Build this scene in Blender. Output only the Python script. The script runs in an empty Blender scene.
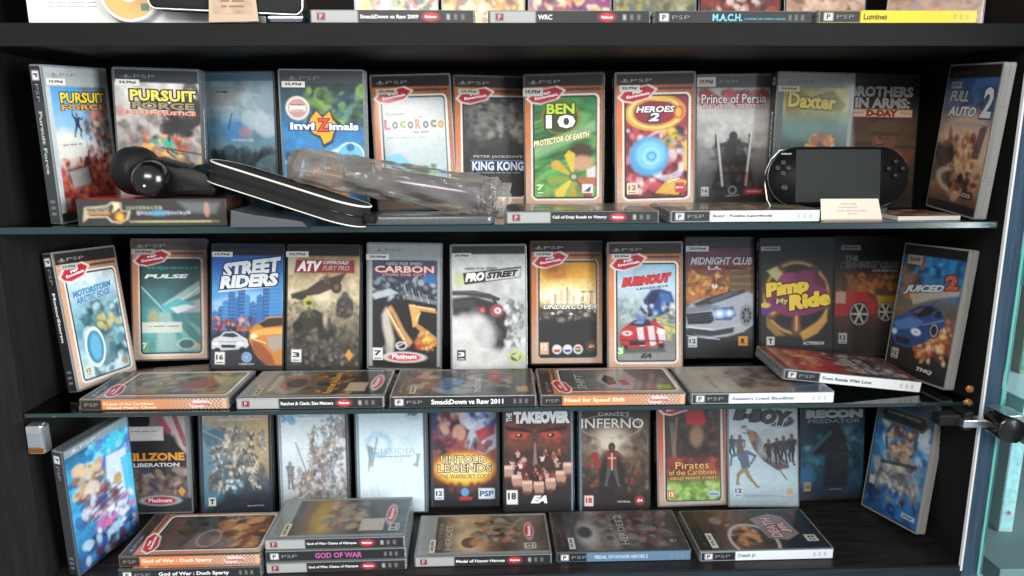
import bpy, bmesh, math, random
import numpy as np
from mathutils import Matrix, Vector
R = math.radians
sc = bpy.context.scene
col = sc.collection
W, T, H = .105, .014, .177            # a game case: width, thickness, height (metres)
Z = [.1240, -.0931, -.3139, -.5342]   # heights of the four shelves

# ------------------------------------------------------------------ materials
def lin(c):
    c = c.lstrip('#')
    if len(c) == 3: c = ''.join(x*2 for x in c)
    v = [int(c[i:i+2], 16)/255 for i in (0, 2, 4)]
    return np.array([x/12.92 if x <= .04045 else ((x+.055)/1.055)**2.4 for x in v])
def newmat(name):
    m = bpy.data.materials.new(name); m.use_nodes = True
    nt = m.node_tree; return m, nt, nt.nodes['Principled BSDF']
def plain(name, c, rough=.5, metal=0, coat=0, spec=.5, bump=0, bscale=200, alpha=1, emit=0):
    m, nt, b = newmat(name)
    b.inputs['Base Color'].default_value = (*lin(c), 1)
    b.inputs['Roughness'].default_value = rough; b.inputs['Metallic'].default_value = metal
    b.inputs['Coat Weight'].default_value = coat; b.inputs['Coat Roughness'].default_value = .12
    b.inputs['Specular IOR Level'].default_value = spec; b.inputs['Alpha'].default_value = alpha
    tc = nt.nodes.new('ShaderNodeTexCoord'); n = nt.nodes.new('ShaderNodeTexNoise')
    n.inputs['Scale'].default_value = bscale; n.inputs['Detail'].default_value = 3
    nt.links.new(tc.outputs['Object'], n.inputs['Vector'])
    mr = nt.nodes.new('ShaderNodeMapRange'); mr.inputs['To Min'].default_value = rough*.8; mr.inputs['To Max'].default_value = min(1, rough*1.2)
    nt.links.new(n.outputs['Fac'], mr.inputs['Value']); nt.links.new(mr.outputs['Result'], b.inputs['Roughness'])
    if bump:
        bp = nt.nodes.new('ShaderNodeBump'); bp.inputs['Strength'].default_value = bump; bp.inputs['Distance'].default_value = .002
        nt.links.new(n.outputs['Fac'], bp.inputs['Height']); nt.links.new(bp.outputs['Normal'], b.inputs['Normal'])
    return m
def printed(name, coat=.6):
    m, nt, b = newmat(name)
    a = nt.nodes.new('ShaderNodeVertexColor'); a.layer_name = 'Col'
    nt.links.new(a.outputs['Color'], b.inputs['Base Color'])
    b.inputs['Roughness'].default_value = .55
    b.inputs['Coat Weight'].default_value = coat; b.inputs['Coat Roughness'].default_value = .13
    tc = nt.nodes.new('ShaderNodeTexCoord'); n = nt.nodes.new('ShaderNodeTexNoise'); n.inputs['Scale'].default_value = 14
    nt.links.new(tc.outputs['Object'], n.inputs['Vector'])
    bp = nt.nodes.new('ShaderNodeBump'); bp.inputs['Strength'].default_value = .35; bp.inputs['Distance'].default_value = .0015
    nt.links.new(n.outputs['Fac'], bp.inputs['Height']); nt.links.new(bp.outputs['Normal'], b.inputs['Coat Normal'])
    return m
def glassmat(name, tint, rough=.02, ior=1.45, edge=None, bump=0, bscale=60, mn=0.0, gcol=(1, 1, 1)):
    m = bpy.data.materials.new(name); m.use_nodes = True; nt = m.node_tree; nt.nodes.clear()
    o = nt.nodes.new('ShaderNodeOutputMaterial'); mx = nt.nodes.new('ShaderNodeMixShader')
    t = nt.nodes.new('ShaderNodeBsdfTransparent'); g = nt.nodes.new('ShaderNodeBsdfGlossy'); f = nt.nodes.new('ShaderNodeFresnel')
    t.inputs['Color'].default_value = (*lin(tint), 1); g.inputs['Roughness'].default_value = rough; f.inputs['IOR'].default_value = ior
    g.inputs['Color'].default_value = (*gcol, 1)
    mr = nt.nodes.new('ShaderNodeMapRange'); mr.inputs['To Min'].default_value = mn; mr.inputs['To Max'].default_value = 1
    nt.links.new(f.outputs['Fac'], mr.inputs['Value']); nt.links.new(mr.outputs['Result'], mx.inputs['Fac'])
    nt.links.new(t.outputs[0], mx.inputs[1]); nt.links.new(g.outputs[0], mx.inputs[2]); nt.links.new(mx.outputs[0], o.inputs['Surface'])
    if bump:
        tc = nt.nodes.new('ShaderNodeTexCoord'); n = nt.nodes.new('ShaderNodeTexNoise'); n.inputs['Scale'].default_value = bscale
        bp = nt.nodes.new('ShaderNodeBump'); bp.inputs['Strength'].default_value = bump; bp.inputs['Distance'].default_value = .003
        nt.links.new(tc.outputs['Object'], n.inputs['Vector']); nt.links.new(n.outputs['Fac'], bp.inputs['Height'])
        nt.links.new(bp.outputs['Normal'], g.inputs['Normal']); nt.links.new(bp.outputs['Normal'], f.inputs['Normal'])
    return m
def laminate(name, c1, c2, rough=.4, axis='X', sc_=30):
    m, nt, b = newmat(name)
    tc = nt.nodes.new('ShaderNodeTexCoord'); mp = nt.nodes.new('ShaderNodeMapping')
    s = {'X': (.06, 1, 1), 'Z': (1, 1, .06)}[axis]
    mp.inputs['Scale'].default_value = s
    n = nt.nodes.new('ShaderNodeTexNoise'); n.inputs['Scale'].default_value = sc_*8; n.inputs['Detail'].default_value = 5
    r = nt.nodes.new('ShaderNodeValToRGB'); r.color_ramp.elements[0].color = (*lin(c1), 1); r.color_ramp.elements[1].color = (*lin(c2), 1)
    r.color_ramp.elements[0].position = .35; r.color_ramp.elements[1].position = .68
    nt.links.new(tc.outputs['Object'], mp.inputs['Vector']); nt.links.new(mp.outputs[0], n.inputs['Vector'])
    nt.links.new(n.outputs['Fac'], r.inputs['Fac']); nt.links.new(r.outputs['Color'], b.inputs['Base Color'])
    b.inputs['Roughness'].default_value = rough; b.inputs['Specular IOR Level'].default_value = .22
    bp = nt.nodes.new('ShaderNodeBump'); bp.inputs['Strength'].default_value = .12; bp.inputs['Distance'].default_value = .001
    nt.links.new(n.outputs['Fac'], bp.inputs['Height']); nt.links.new(bp.outputs['Normal'], b.inputs['Normal'])
    return m
M = dict(
    cover=printed('glossy_printed_sleeve'), paper=printed('matt_printed_paper', 0.0),
    light=plain('clear_case_plastic', '#777d7d', .28, coat=.5),
    mid=plain('smoky_case_plastic', '#4d5152', .28, coat=.5),
    dark=plain('dark_case_plastic', '#1d2022', .25, coat=.5),
    side=plain('frosted_case_side', '#8f8d89', .4, coat=.3, bump=.1),
    laminate=laminate('black_brown_laminate', '#070707', '#0e0d0d', .6),
    wall=laminate('dark_side_laminate', '#121212', '#1b1a1a', .7, 'Z'),
    panel_front=laminate('daylit_panel_edge', '#3c5066', '#4a6178', .35, 'Z'),  # daylight reflected by the panel front is put into this blue-grey
    panel_low=laminate('slate_front_edge', '#20272d', '#2a333a', .4),
    bright=plain('white_highlight_and_board', '#ffffff', .2),  # painted highlight of the panel's inner edge, and the neighbour's shelf board
    teal=plain('polished_glass_edge', '#6fe6d6', .15, coat=1),
    tealdark=plain('dark_glass_edge', '#1d3133', .2, coat=1),
    glass=glassmat('shelf_glass', '#d4e6e0', .03, 1.5),
    door=glassmat('door_glass', '#d4eaec', .02, 1.35),
    chrome=plain('chrome', '#e4e7ea', .3, 1), black=plain('black_gloss_plastic', '#0b0b0c', .25, coat=.6),
    key=plain('satin_black_key', '#1c1c1e', .5),
    blackmat=plain('black_soft_plastic', '#121214', .5, spec=.3, bump=.2, bscale=500), brass=plain('brass_screw', '#c8864a', .25, 1),
    cloth=plain('black_neoprene', '#121110', .8, bump=.4, bscale=900), pipe=plain('white_piping', '#e8e4d8', .5),
    screen=plain('grey_lcd', '#26292a', .5, spec=.25), film=None,
    tube=plain('purple_black_tube', '#3a2c48', .22, .75, coat=1), grey=plain('grey_card', '#8a8a88', .6),
    white=plain('white_paper', '#cfcdc8', .6), kraft=plain('beige_label', '#b39b80', .4, coat=.5),
    street=laminate('far_grey_wall', '#3c4a58', '#46566a', .6),
    ledge=plain('pale_concrete', '#6f7780', .8, bump=.4),
)

def filmmat():
    m, nt, b = newmat('crinkled_clear_film')
    b.inputs['Base Color'].default_value = (.70, .66, .60, 1); b.inputs['Roughness'].default_value = .10; b.inputs['Specular IOR Level'].default_value = 1.0
    tc = nt.nodes.new('ShaderNodeTexCoord'); mp = nt.nodes.new('ShaderNodeMapping'); mp.inputs['Scale'].default_value = (.35, 1, 1)
    n = nt.nodes.new('ShaderNodeTexNoise'); n.inputs['Scale'].default_value = 70; n.inputs['Detail'].default_value = 3
    nt.links.new(tc.outputs['Object'], mp.inputs['Vector']); nt.links.new(mp.outputs[0], n.inputs['Vector'])
    bp = nt.nodes.new('ShaderNodeBump'); bp.inputs['Strength'].default_value = .9; bp.inputs['Distance'].default_value = .004
    nt.links.new(n.outputs['Fac'], bp.inputs['Height']); nt.links.new(bp.outputs['Normal'], b.inputs['Normal'])
    t = nt.nodes.new('ShaderNodeBsdfTransparent'); t.inputs['Color'].default_value = (.95, .94, .93, 1); mx = nt.nodes.new('ShaderNodeMixShader')
    f = nt.nodes.new('ShaderNodeFresnel'); f.inputs['IOR'].default_value = 1.4; nt.links.new(bp.outputs['Normal'], f.inputs['Normal'])
    mr = nt.nodes.new('ShaderNodeMapRange'); mr.inputs['To Min'].default_value = .17; mr.inputs['To Max'].default_value = 1
    nt.links.new(f.outputs['Fac'], mr.inputs['Value']); nt.links.new(mr.outputs['Result'], mx.inputs['Fac'])
    nt.links.new(t.outputs[0], mx.inputs[1]); nt.links.new(b.outputs[0], mx.inputs[2]); nt.links.new(mx.outputs[0], nt.nodes['Material Output'].inputs['Surface'])
    return m
M['film'] = filmmat()
# ------------------------------------------------------------------ helpers
def link_mesh(name, verts, faces, mat, parent=None, smooth=False):
    me = bpy.data.meshes.new(name); me.from_pydata([tuple(v) for v in verts], [], faces); me.update()
    o = bpy.data.objects.new(name, me); col.objects.link(o)
    if mat: me.materials.append(mat)
    if parent: o.parent = parent
    if smooth:
        for p in me.polygons: p.use_smooth = True
    return o
def bm_obj(name, bm, mat, parent=None, smooth=False):
    me = bpy.data.meshes.new(name); bmesh.ops.recalc_face_normals(bm, faces=bm.faces); bm.to_mesh(me); bm.free()
    o = bpy.data.objects.new(name, me); col.objects.link(o)
    if mat: me.materials.append(mat)
    if parent: o.parent = parent
    if smooth:
        for p in me.polygons: p.use_smooth = True
    return o
def add_box(bm, x0, x1, y0, y1, z0, z1, bev=0, seg=2, mtx=None):
    t = bmesh.new(); bmesh.ops.create_cube(t, size=1)
    for v in t.verts: v.co = Vector(((x0+x1)/2+v.co.x*(x1-x0), (y0+y1)/2+v.co.y*(y1-y0), (z0+z1)/2+v.co.z*(z1-z0)))
    if bev: bmesh.ops.bevel(t, geom=list(t.edges), offset=bev, segments=seg, profile=.5, affect='EDGES')
    if mtx: bmesh.ops.transform(t, matrix=mtx, verts=t.verts)
    merge(bm, t)
def merge(bm, t):
    me = bpy.data.meshes.new('tmp'); t.to_mesh(me); t.free(); bm.from_mesh(me); bpy.data.meshes.remove(me)
def add_lathe(bm, prof, mtx, n=32):
    t = bmesh.new(); rings = []
    for r, z in prof:
        rings.append([t.verts.new((max(r, 1e-5)*math.cos(2*math.pi*i/n), max(r, 1e-5)*math.sin(2*math.pi*i/n), z)) for i in range(n)])
    for a, b in zip(rings, rings[1:]):
        for i in range(n): t.faces.new((a[i], a[(i+1) % n], b[(i+1) % n], b[i]))
    t.faces.new(rings[0][::-1]); t.faces.new(rings[-1])
    bmesh.ops.transform(t, matrix=mtx, verts=t.verts); merge(bm, t)
def add_tube(bm, pts, r, n=8, closed=False):
    pts = [Vector(p) for p in pts]; rings = []; N = len(pts)
    for i, p in enumerate(pts):
        a = pts[(i-1) % N] if closed else pts[max(i-1, 0)]; b = pts[(i+1) % N] if closed else pts[min(i+1, N-1)]
        d = (b-a).normalized(); u = d.cross(Vector((.13, .2, 1))).normalized(); w = d.cross(u)
        rings.append([bm.verts.new(p+r*(math.cos(2*math.pi*k/n)*u+math.sin(2*math.pi*k/n)*w)) for k in range(n)])
    for i in range(N if closed else N-1):
        a, b = rings[i], rings[(i+1) % N]
        for k in range(n): bm.faces.new((a[k], a[(k+1) % n], b[(k+1) % n], b[k]))
    if not closed: bm.faces.new(rings[0][::-1]); bm.faces.new(rings[-1])
def rrect(x0, x1, z0, z1, r, n=6):
    out = []
    for cx, cz, a0 in ((x1-r, z1-r, 0), (x0+r, z1-r, 90), (x0+r, z0+r, 180), (x1-r, z0+r, 270)):
        for i in range(n+1):
            a = R(a0+90*i/n); out.append((cx+r*math.cos(a), cz+r*math.sin(a)))
    return out
def add_prism(bm, outline, y0, y1, bev=0, f=lambda x, y, z: (x, y, z), seg=2):
    t = bmesh.new()
    a = [t.verts.new((x, y0, z)) for x, z in outline]; b = [t.verts.new((x, y1, z)) for x, z in outline]; n = len(a)
    fa = t.faces.new(a); fb = t.faces.new(b[::-1])
    for i in range(n): t.faces.new((a[i], b[i], b[(i+1) % n], a[(i+1) % n]))
    if bev:
        eds = list(fa.edges)+list(fb.edges)
        bmesh.ops.bevel(t, geom=eds, offset=bev, segments=seg, profile=.5, affect='EDGES')
    for v in t.verts: v.co = Vector(f(*v.co))
    merge(bm, t)
def thing(name, label, cat, loc=(0, 0, 0), rot=(0, 0, 0), group=None):
    o = bpy.data.objects.new(name, None); col.objects.link(o); o.empty_display_size = .02
    o.location = loc; o.rotation_euler = rot; o['label'] = label; o['category'] = cat
    if group: o['group'] = group
    return o
def tag(o, label, cat, group=None):
    o['label'] = label; o['category'] = cat
    if group: o['group'] = group
    return o
def struct(name, bm, mat):
    o = bm_obj(name, bm, mat); o['kind'] = 'structure'; return o

# ------------------------------------------------------------------ print: painted grids and real lettering
_tc = {}
def glyphs(text, off, sh):
    k = (text, off, sh)
    if k not in _tc:
        c = bpy.data.curves.new('t', 'FONT'); c.body = text; c.size = 1; c.offset = off; c.shear = sh; c.resolution_u = 2; c.fill_mode = 'FRONT'
        o = bpy.data.objects.new('t', c); col.objects.link(o)
        bpy.context.view_layer.update()
        me = bpy.data.meshes.new_from_object(o.evaluated_get(bpy.context.evaluated_depsgraph_get()))
        v = np.array([(p.co.x, p.co.y) for p in me.vertices]).reshape(-1, 2); f = [tuple(p.vertices) for p in me.polygons]
        bpy.data.objects.remove(o); bpy.data.curves.remove(c); bpy.data.meshes.remove(me)
        _tc[k] = (v, f)
    return _tc[k]
class Cv:
    """canvas over a rectangle wide x high (metres); u to the right, v downwards, both 0..1"""
    def __init__(s, w, h, nx, ny, bg='222', k=1.0):
        s.w, s.h, s.nx, s.ny, s.k = w, h, nx, ny, k
        u = (np.arange(nx+1))/nx; v = (np.arange(ny+1))/ny/k
        s.U, s.V = np.meshgrid(u, v); s.X = s.U*w; s.Y = s.V*h; s.px = w/nx
        s.C = np.ones((ny+1, nx+1, 3))*lin(bg); s.texts = []; s.art = np.ones_like(s.U)
    def mix(s, a, c):
        a = np.clip(a, 0, 1)[..., None]; s.C = s.C*(1-a)+(lin(c) if isinstance(c, str) else c)*a
    def sm(s, d, soft): return np.clip(.5-d/max(soft*s.w, s.px), 0, 1)
    def G(s, *cols, box=None, a=1):
        u0, v0, u1, v1 = box or (0, 0, 1, 1)
        t = np.clip((s.V-v0)/(v1-v0), 0, 1)*(len(cols)-1); i = np.minimum(t.astype(int), len(cols)-2) if len(cols) > 1 else t.astype(int)
        L = np.array([lin(c) for c in cols]+[lin(cols[-1])]); f = (t-i)[..., None]; c = L[i]*(1-f)+L[i+1]*f
        m = ((s.U >= u0) & (s.U <= u1) & (s.V >= v0) & (s.V <= v1))*float(a); s.mix(m, c); return s
    def E(s, u, v, ru, rv, c, a=1, soft=.02, rot=0):
        dx, dy = s.X-u*s.w, s.Y-v*s.h; k, q = math.cos(R(rot)), math.sin(R(rot)); x, y = dx*k+dy*q, -dx*q+dy*k
        A, B = ru*s.w, rv*s.w; d = (np.sqrt((x/A)**2+(y/B)**2)-1)*min(A, B); s.mix(s.sm(d, soft)*a, c); return s
    def O(s, u, v, ru, rv, th, c, a=1, soft=.01, rot=0):     # ring
        dx, dy = s.X-u*s.w, s.Y-v*s.h; k, q = math.cos(R(rot)), math.sin(R(rot)); x, y = dx*k+dy*q, -dx*q+dy*k
        A, B = ru*s.w, rv*s.w; d = np.abs((np.sqrt((x/A)**2+(y/B)**2)-1)*min(A, B))-th*s.w/2; s.mix(s.sm(d, soft)*a, c); return s
    def P(s, pts, c, a=1, soft=.01):
        pts = [(u*s.w, v*s.h) for u, v in pts]; n = len(pts)
        d = np.full(s.X.shape, 1e9); ins = np.zeros(s.X.shape, bool)
        for i in range(n):
            (x0, y0), (x1, y1) = pts[i], pts[(i+1) % n]; ex, ey = x1-x0, y1-y0
            t = np.clip(((s.X-x0)*ex+(s.Y-y0)*ey)/(ex*ex+ey*ey+1e-12), 0, 1)
            d = np.minimum(d, np.hypot(s.X-x0-t*ex, s.Y-y0-t*ey))
            cr = ((y0 > s.Y) != (y1 > s.Y)) & (s.X < (x1-x0)*(s.Y-y0)/((y1-y0) or 1e-12)+x0); ins ^= cr
        s.mix(s.sm(np.where(ins, -d, d), soft)*a, c); return s
    def L(s, u0, v0, u1, v1, w, c, a=1, soft=.01):
        x0, y0, x1, y1 = u0*s.w, v0*s.h, u1*s.w, v1*s.h; ex, ey = x1-x0, y1-y0
        t = np.clip(((s.X-x0)*ex+(s.Y-y0)*ey)/(ex*ex+ey*ey+1e-12), 0, 1)
        d = np.hypot(s.X-x0-t*ex, s.Y-y0-t*ey)-w*s.w/2; s.mix(s.sm(d, soft)*a, c); return s
    def K(s, u0, v0, w0, u1, v1, w1, c, a=1, soft=.012):     # tapered limb
        x0, y0, x1, y1 = u0*s.w, v0*s.h, u1*s.w, v1*s.h; ex, ey = x1-x0, y1-y0
        t = np.clip(((s.X-x0)*ex+(s.Y-y0)*ey)/(ex*ex+ey*ey+1e-12), 0, 1)
        d = np.hypot(s.X-x0-t*ex, s.Y-y0-t*ey)-(w0+(w1-w0)*t)*s.w/2; s.mix(s.sm(d, soft)*a, c); return s
    def Z(s, u, v, S, pose, head='2c2622', body='333', legs='222', arms=None, a=1, turn=0):
        """a small printed figure; pose = elbow, hand (left, right), knee, foot (left, right) in units of S"""
        f = s.w/s.h; k, q = math.cos(R(turn)), math.sin(R(turn))
        P_ = lambda x, y: (u+(x*k-y*q)*S, v+(x*q+y*k)*S*f); arms = arms or body
        le, lh, re_, rh, lk, lf, rk, rf = pose
        for hip, kn, ft in (((-.05, .02), lk, lf), ((.05, .02), rk, rf)):
            s.K(*P_(*hip), .11*S, *P_(*kn), .085*S, legs, a).K(*P_(*kn), .08*S, *P_(*ft), .05*S, legs, a).K(*P_(*ft), .05*S, *P_(ft[0]+.05, ft[1]+.01), .04*S, legs, a)
        s.P([P_(-.15, -.32), P_(-.05, -.35), P_(.05, -.35), P_(.15, -.32), P_(.11, -.12), P_(.11, .05), P_(-.11, .05), P_(-.11, -.12)], body, a)
        s.K(*P_(0, -.32), .10*S, *P_(0, -.38), .085*S, head, a)
        for sh_, el, hd in (((-.12, -.30), le, lh), ((.12, -.30), re_, rh)):
            s.K(*P_(*sh_), .08*S, *P_(*el), .062*S, arms, a).K(*P_(*el), .06*S, *P_(*hd), .042*S, arms, a); s.E(*P_(*hd), .028*S, .028*S, head, a)
        s.E(*P_(0, -.425), .07*S, .085*S, head, a); return s
    def Q(s, u0, v0, u1, v1, c, a=1): return s.P([(u0, v0), (u1, v0), (u1, v1), (u0, v1)], c, a)
    def N(s, amp, n=10, seed=1, box=None):
        rs = np.random.RandomState(seed); tot = 0
        for k, w in ((1, .6), (2, .4), (4, .25)):
            g = rs.rand(int(n*k*s.h/s.w)+3, n*k+3); x = s.U*n*k; y = s.V*s.k*(g.shape[0]-2.01); i = x.astype(int); j = y.astype(int)
            fx, fy = x-i, y-j; fx = fx*fx*(3-2*fx); fy = fy*fy*(3-2*fy)
            tot = tot+w*((g[j, i]*(1-fx)+g[j, i+1]*fx)*(1-fy)+(g[j+1, i]*(1-fx)+g[j+1, i+1]*fx)*fy-.5)
        m = 1 if box is None else ((s.U >= box[0]) & (s.V >= box[1]) & (s.U <= box[2]) & (s.V <= box[3]))
        s.C = np.clip(s.C*(1+(amp*2*tot*m)[..., None]), 0, 1); return s
    def B(s, box, n, cols, smin, smax, a=.8, seed=1, soft=.03, st=1.6):
        r = random.Random(seed)
        if n <= 60 and smax >= .07: n, smin, smax = int(n*2.6), smin*.5, smax*.72
        for _ in range(n):
            q = r.uniform(smin, smax)
            s.E(r.uniform(box[0], box[2]), r.uniform(box[1], box[3]), q*r.uniform(.8, st), q/r.uniform(.8, st), r.choice(cols), a, soft, r.uniform(0, 180))
        return s
    def bars(s, u, v, w, h, c, seed=1):
        r = random.Random(seed); x = u-w/2
        while x < u+w/2:
            q = r.uniform(.35, .9)*h*s.h/s.w; s.Q(x, v-h/2*r.uniform(.6, 1), min(x+q, u+w/2), v+h/2*r.uniform(.6, 1), c, r.uniform(.6, 1)); x += q+h*s.h/s.w*.25
        return s
    def t(s, text, u, v, w, h, c, ol=None, ow=.05, sh=0, rot=0, bold=.035):
        s.texts.append((text, u, v, w, h, c, ol, ow, sh, rot, bold)); return s
    def mesh(s, name, mapf, mat, parent):
        """mapf(x, y, lift) -> 3D point, x to the right and y downwards in metres"""
        nx, ny = s.nx+1, s.ny+1
        P3 = [mapf(x, y*s.k, 0) for x, y in zip(s.X.ravel(), s.Y.ravel())]
        F = [(j*nx+i, (j+1)*nx+i, (j+1)*nx+i+1, j*nx+i+1) for j in range(ny-1) for i in range(nx-1)]
        cols = [s.C.reshape(-1, 3)]; lift = .00012
        for text, u, v, w, h, c, ol, ow, sh, rot, bold in s.texts:
            gv, gf = glyphs(text, bold, sh)
            if not len(gv): continue
            mn, mx = gv.min(0), gv.max(0); ctr = (mn+mx)/2; sz = np.maximum(mx-mn, 1e-6)
            k, q = math.cos(R(rot)), math.sin(R(rot))
            for off, cc in (((bold+ow), ol), (bold, c)):
                if cc is None: continue
                vv, ff = glyphs(text, off, sh); b = len(P3)
                for p in (vv-ctr)/sz:
                    x, y = p[0]*w*s.w, -p[1]*h*s.h
                    P3.append(mapf(u*s.w+x*k-y*q, v*s.k*s.h+x*q+y*k, lift))
                F += [tuple(b+i for i in f) for f in ff]
                cols.append(np.tile(lin(cc), (len(vv), 1))); lift += .00003
        o = link_mesh(name, P3, F, mat, parent)
        C = np.concatenate(cols); at = o.data.color_attributes.new('Col', 'FLOAT_COLOR', 'POINT')
        at.data.foreach_set('color', np.concatenate([C, np.ones((len(C), 1))], 1).astype(np.float32).ravel())
        # one outward direction for every face
        c0 = Vector(mapf(0, 0, 0)); nrm = Vector(mapf(0, 0, .001))-c0
        bm = bmesh.new(); bm.from_mesh(o.data); bm.normal_update()
        fl = [f for f in bm.faces if f.normal.dot(nrm) < 0]
        if fl: bmesh.ops.reverse_faces(bm, faces=fl)
        bm.to_mesh(o.data); bm.free()
        return o

# --- shared cover furniture
STAND = ((-.17, -.17), (-.15, -.02), (.17, -.17), (.15, -.02), (-.06, .25), (-.07, .48), (.07, .25), (.08, .48))
FK = [1.0]
def front(bg='222', res=1.0): return Cv(W, H, 88, 148, bg, FK[0])
def age(c, txt, u, v, fg='222', bg='eee', w=.12, h=.1):
    c.Q(u-w/2, v-h/2, u+w/2, v+h/2, bg).Q(u-w*.42, v-h*.44, u+w*.42, v+h*.22, fg if bg == fg else bg)
    c.t(txt, u, v-h*.08, w*.72, h*.42, fg).t('www', u, v+h*.36, w*.7, h*.1, fg); return c
def psp(c, v=.052, fg='8f9494', u=.34, w=.24):
    c.t('P', u-.19, v, .035, .022, fg).E(u-.19, v+.008, .045, .012, fg, .6); c.t('PSP', u+.02, v, w, .022, fg, bold=-.01); return c
def hdr(c, bg='17181a', fg='6b6f70', h=.088):
    c.Q(0, 0, 1, h, bg); psp(c, fg=fg); return c
def badge(c, u, v, rot=-10, s=1.0):
    for k, cc in ((1.16, 'f0e4e0'), (1.0, 'c3202f')):
        a, b = .23*s*k, .042*s*k
        pts = [(-a, 0), (-a*.62, -b), (a*.62, -b*1.15), (a, -b*.2), (a*.55, b), (-a*.35, b*1.3), (-a*.8, b*.8)]
        q, p = math.cos(R(rot)), math.sin(R(rot)); k2 = c.w/c.h
        c.P([(u+x*q-y/k2*p, v+(x*p*k2+y*q)) for x, y in pts], cc)
    c.t('PSP', u+.0, v-.013, .13*s, .018, 'fff', rot=rot).t('Essentials', u+.005, v+.01, .30*s, .021, 'fff', rot=rot, bold=.03); return c
def ess(c, og='d4763a', fr='e8e2dc', header='241f1e'):
    """orange budget-range frame painted round the picture"""
    x, y = s_rr(c, .105, .165, .925, .968, .05)
    out = np.clip(x/c.px+.5, 0, 1); keep = c.C.copy()
    c.mix(out, lin(og)*np.array([1, .86, .72]))
    hat = ((np.floor(c.X/.0021)+np.floor(c.Y/.0021)) % 2)*np.clip((c.U-.45)*2.6+(.14-c.V)*1.5, 0, 1)*out
    low = np.clip((c.V-.5)*2.2, 0, 1)*out*.7
    c.mix(low, 'c9b6a6'); c.mix(hat*.8, '3a302c')
    for r0, r1, cc in ((-.001, .0012, '20201f'), (.0012, .0032, fr)):
        c.mix(np.clip(1-np.maximum(r0-x, x-r1)/c.px, 0, 1)*(x > r0-.0005)*(x < r1+.0005), cc)
    c.Q(.0, .0, 1, .088, header); psp(c, fg='a8a09a', u=.3, w=.27); c.Q(.53, .105, .97, .125, '4a403c')
    badge(c, .27, .155); return c
def s_rr(c, u0, v0, u1, v1, r):
    cx, cy = (u0+u1)/2*c.w, (v0+v1)/2*c.h; hx, hy = (u1-u0)/2*c.w-r*c.w, (v1-v0)/2*c.h-r*c.w
    qx, qy = np.abs(c.X-cx)-hx, np.abs(c.Y-cy)-hy
    return np.hypot(np.maximum(qx, 0), np.maximum(qy, 0))+np.minimum(np.maximum(qx, qy), 0)-r*c.w, None
def plat(c, sv='8d9190', bot=True):
    """silver budget-range frame with the red oval"""
    c.Q(0, 0, 1, .13, sv); c.Q(0, 0, .055, 1, sv); c.Q(.955, 0, 1, 1, sv); psp(c, fg='6e7272', v=.05)
    if bot:
        c.E(.5, .925, .3, .075, 'd8d8d8').E(.5, .925, .24, .058, 'c62f3c').t('Platinum', .5, .918, .34, .036, 'fff', bold=.03); c.t('the best of', .5, .945, .2, .008, 'fbb')
    return c

COV = {}
def cover(f): COV[f.__name__] = f; return f
# ---- upper shelf of the photo, standing
@cover
def pursuit():
    c = front().G('2a86cc', '4f9cd4', '8fbcd8', 'd8d4cc', 'b06050', '8c1f1c'); c.N(.12, 6, 3).P([(.5, .1), (1, .1), (1, .6), (.66, .5), (.56, .3)], '6a5a56', .75, .12)
    c.B((.5, .32, 1, .62), 70, ['7c4030', 'b8a090', '3a3236', '2c3450', 'c87850', 'd8b8a0', '54444a'], .015, .05, .75, 3); c.E(.2, .5, .2, .12, 'e8e2d6', .85, .1)
    c.Z(.42, .40, .30, ((-.22, -.42), (-.20, -.62), (.26, -.24), (.34, -.34), (-.14, .2), (-.22, .42), (.16, .18), (.10, .42)), '8c6450', '27365c', '1e2840')
    c.B((.1, .62, 1, .97), 170, ['a51c18', 'd8402c', '6a1412', 'e07850', '3c1a18', 'b03028', '8c2c28', 'c85c48', '241416'], .012, .05, .8, 5); c.E(.36, .76, .2, .13, '5c4c4c', .9, .03).P([(.2, .72), (.5, .7), (.54, .82), (.24, .84)], 'a8a09c', .9, .02).N(.15, 14, 2, (.1, .65, 1, 1)).Q(.06, .9, .16, .98, '8c6c60')
    c.Q(.0, .13, 1, .135, '203040', .6).t('PURSUIT', .56, .205, .72, .07, 'e8c83c', '1a1810', .07).t('FORCE', .56, .272, .72, .036, 'd99838', '3a2410', .06)
    c.Q(.08, .50, .52, .62, 'd9d6cc').t('--- ---- --', .3, .53, .3, .01, '999')
    plat(c, 'a3aaa6', False); c.Q(0, .13, .07, 1, 'b8c0c0'); return c
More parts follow.
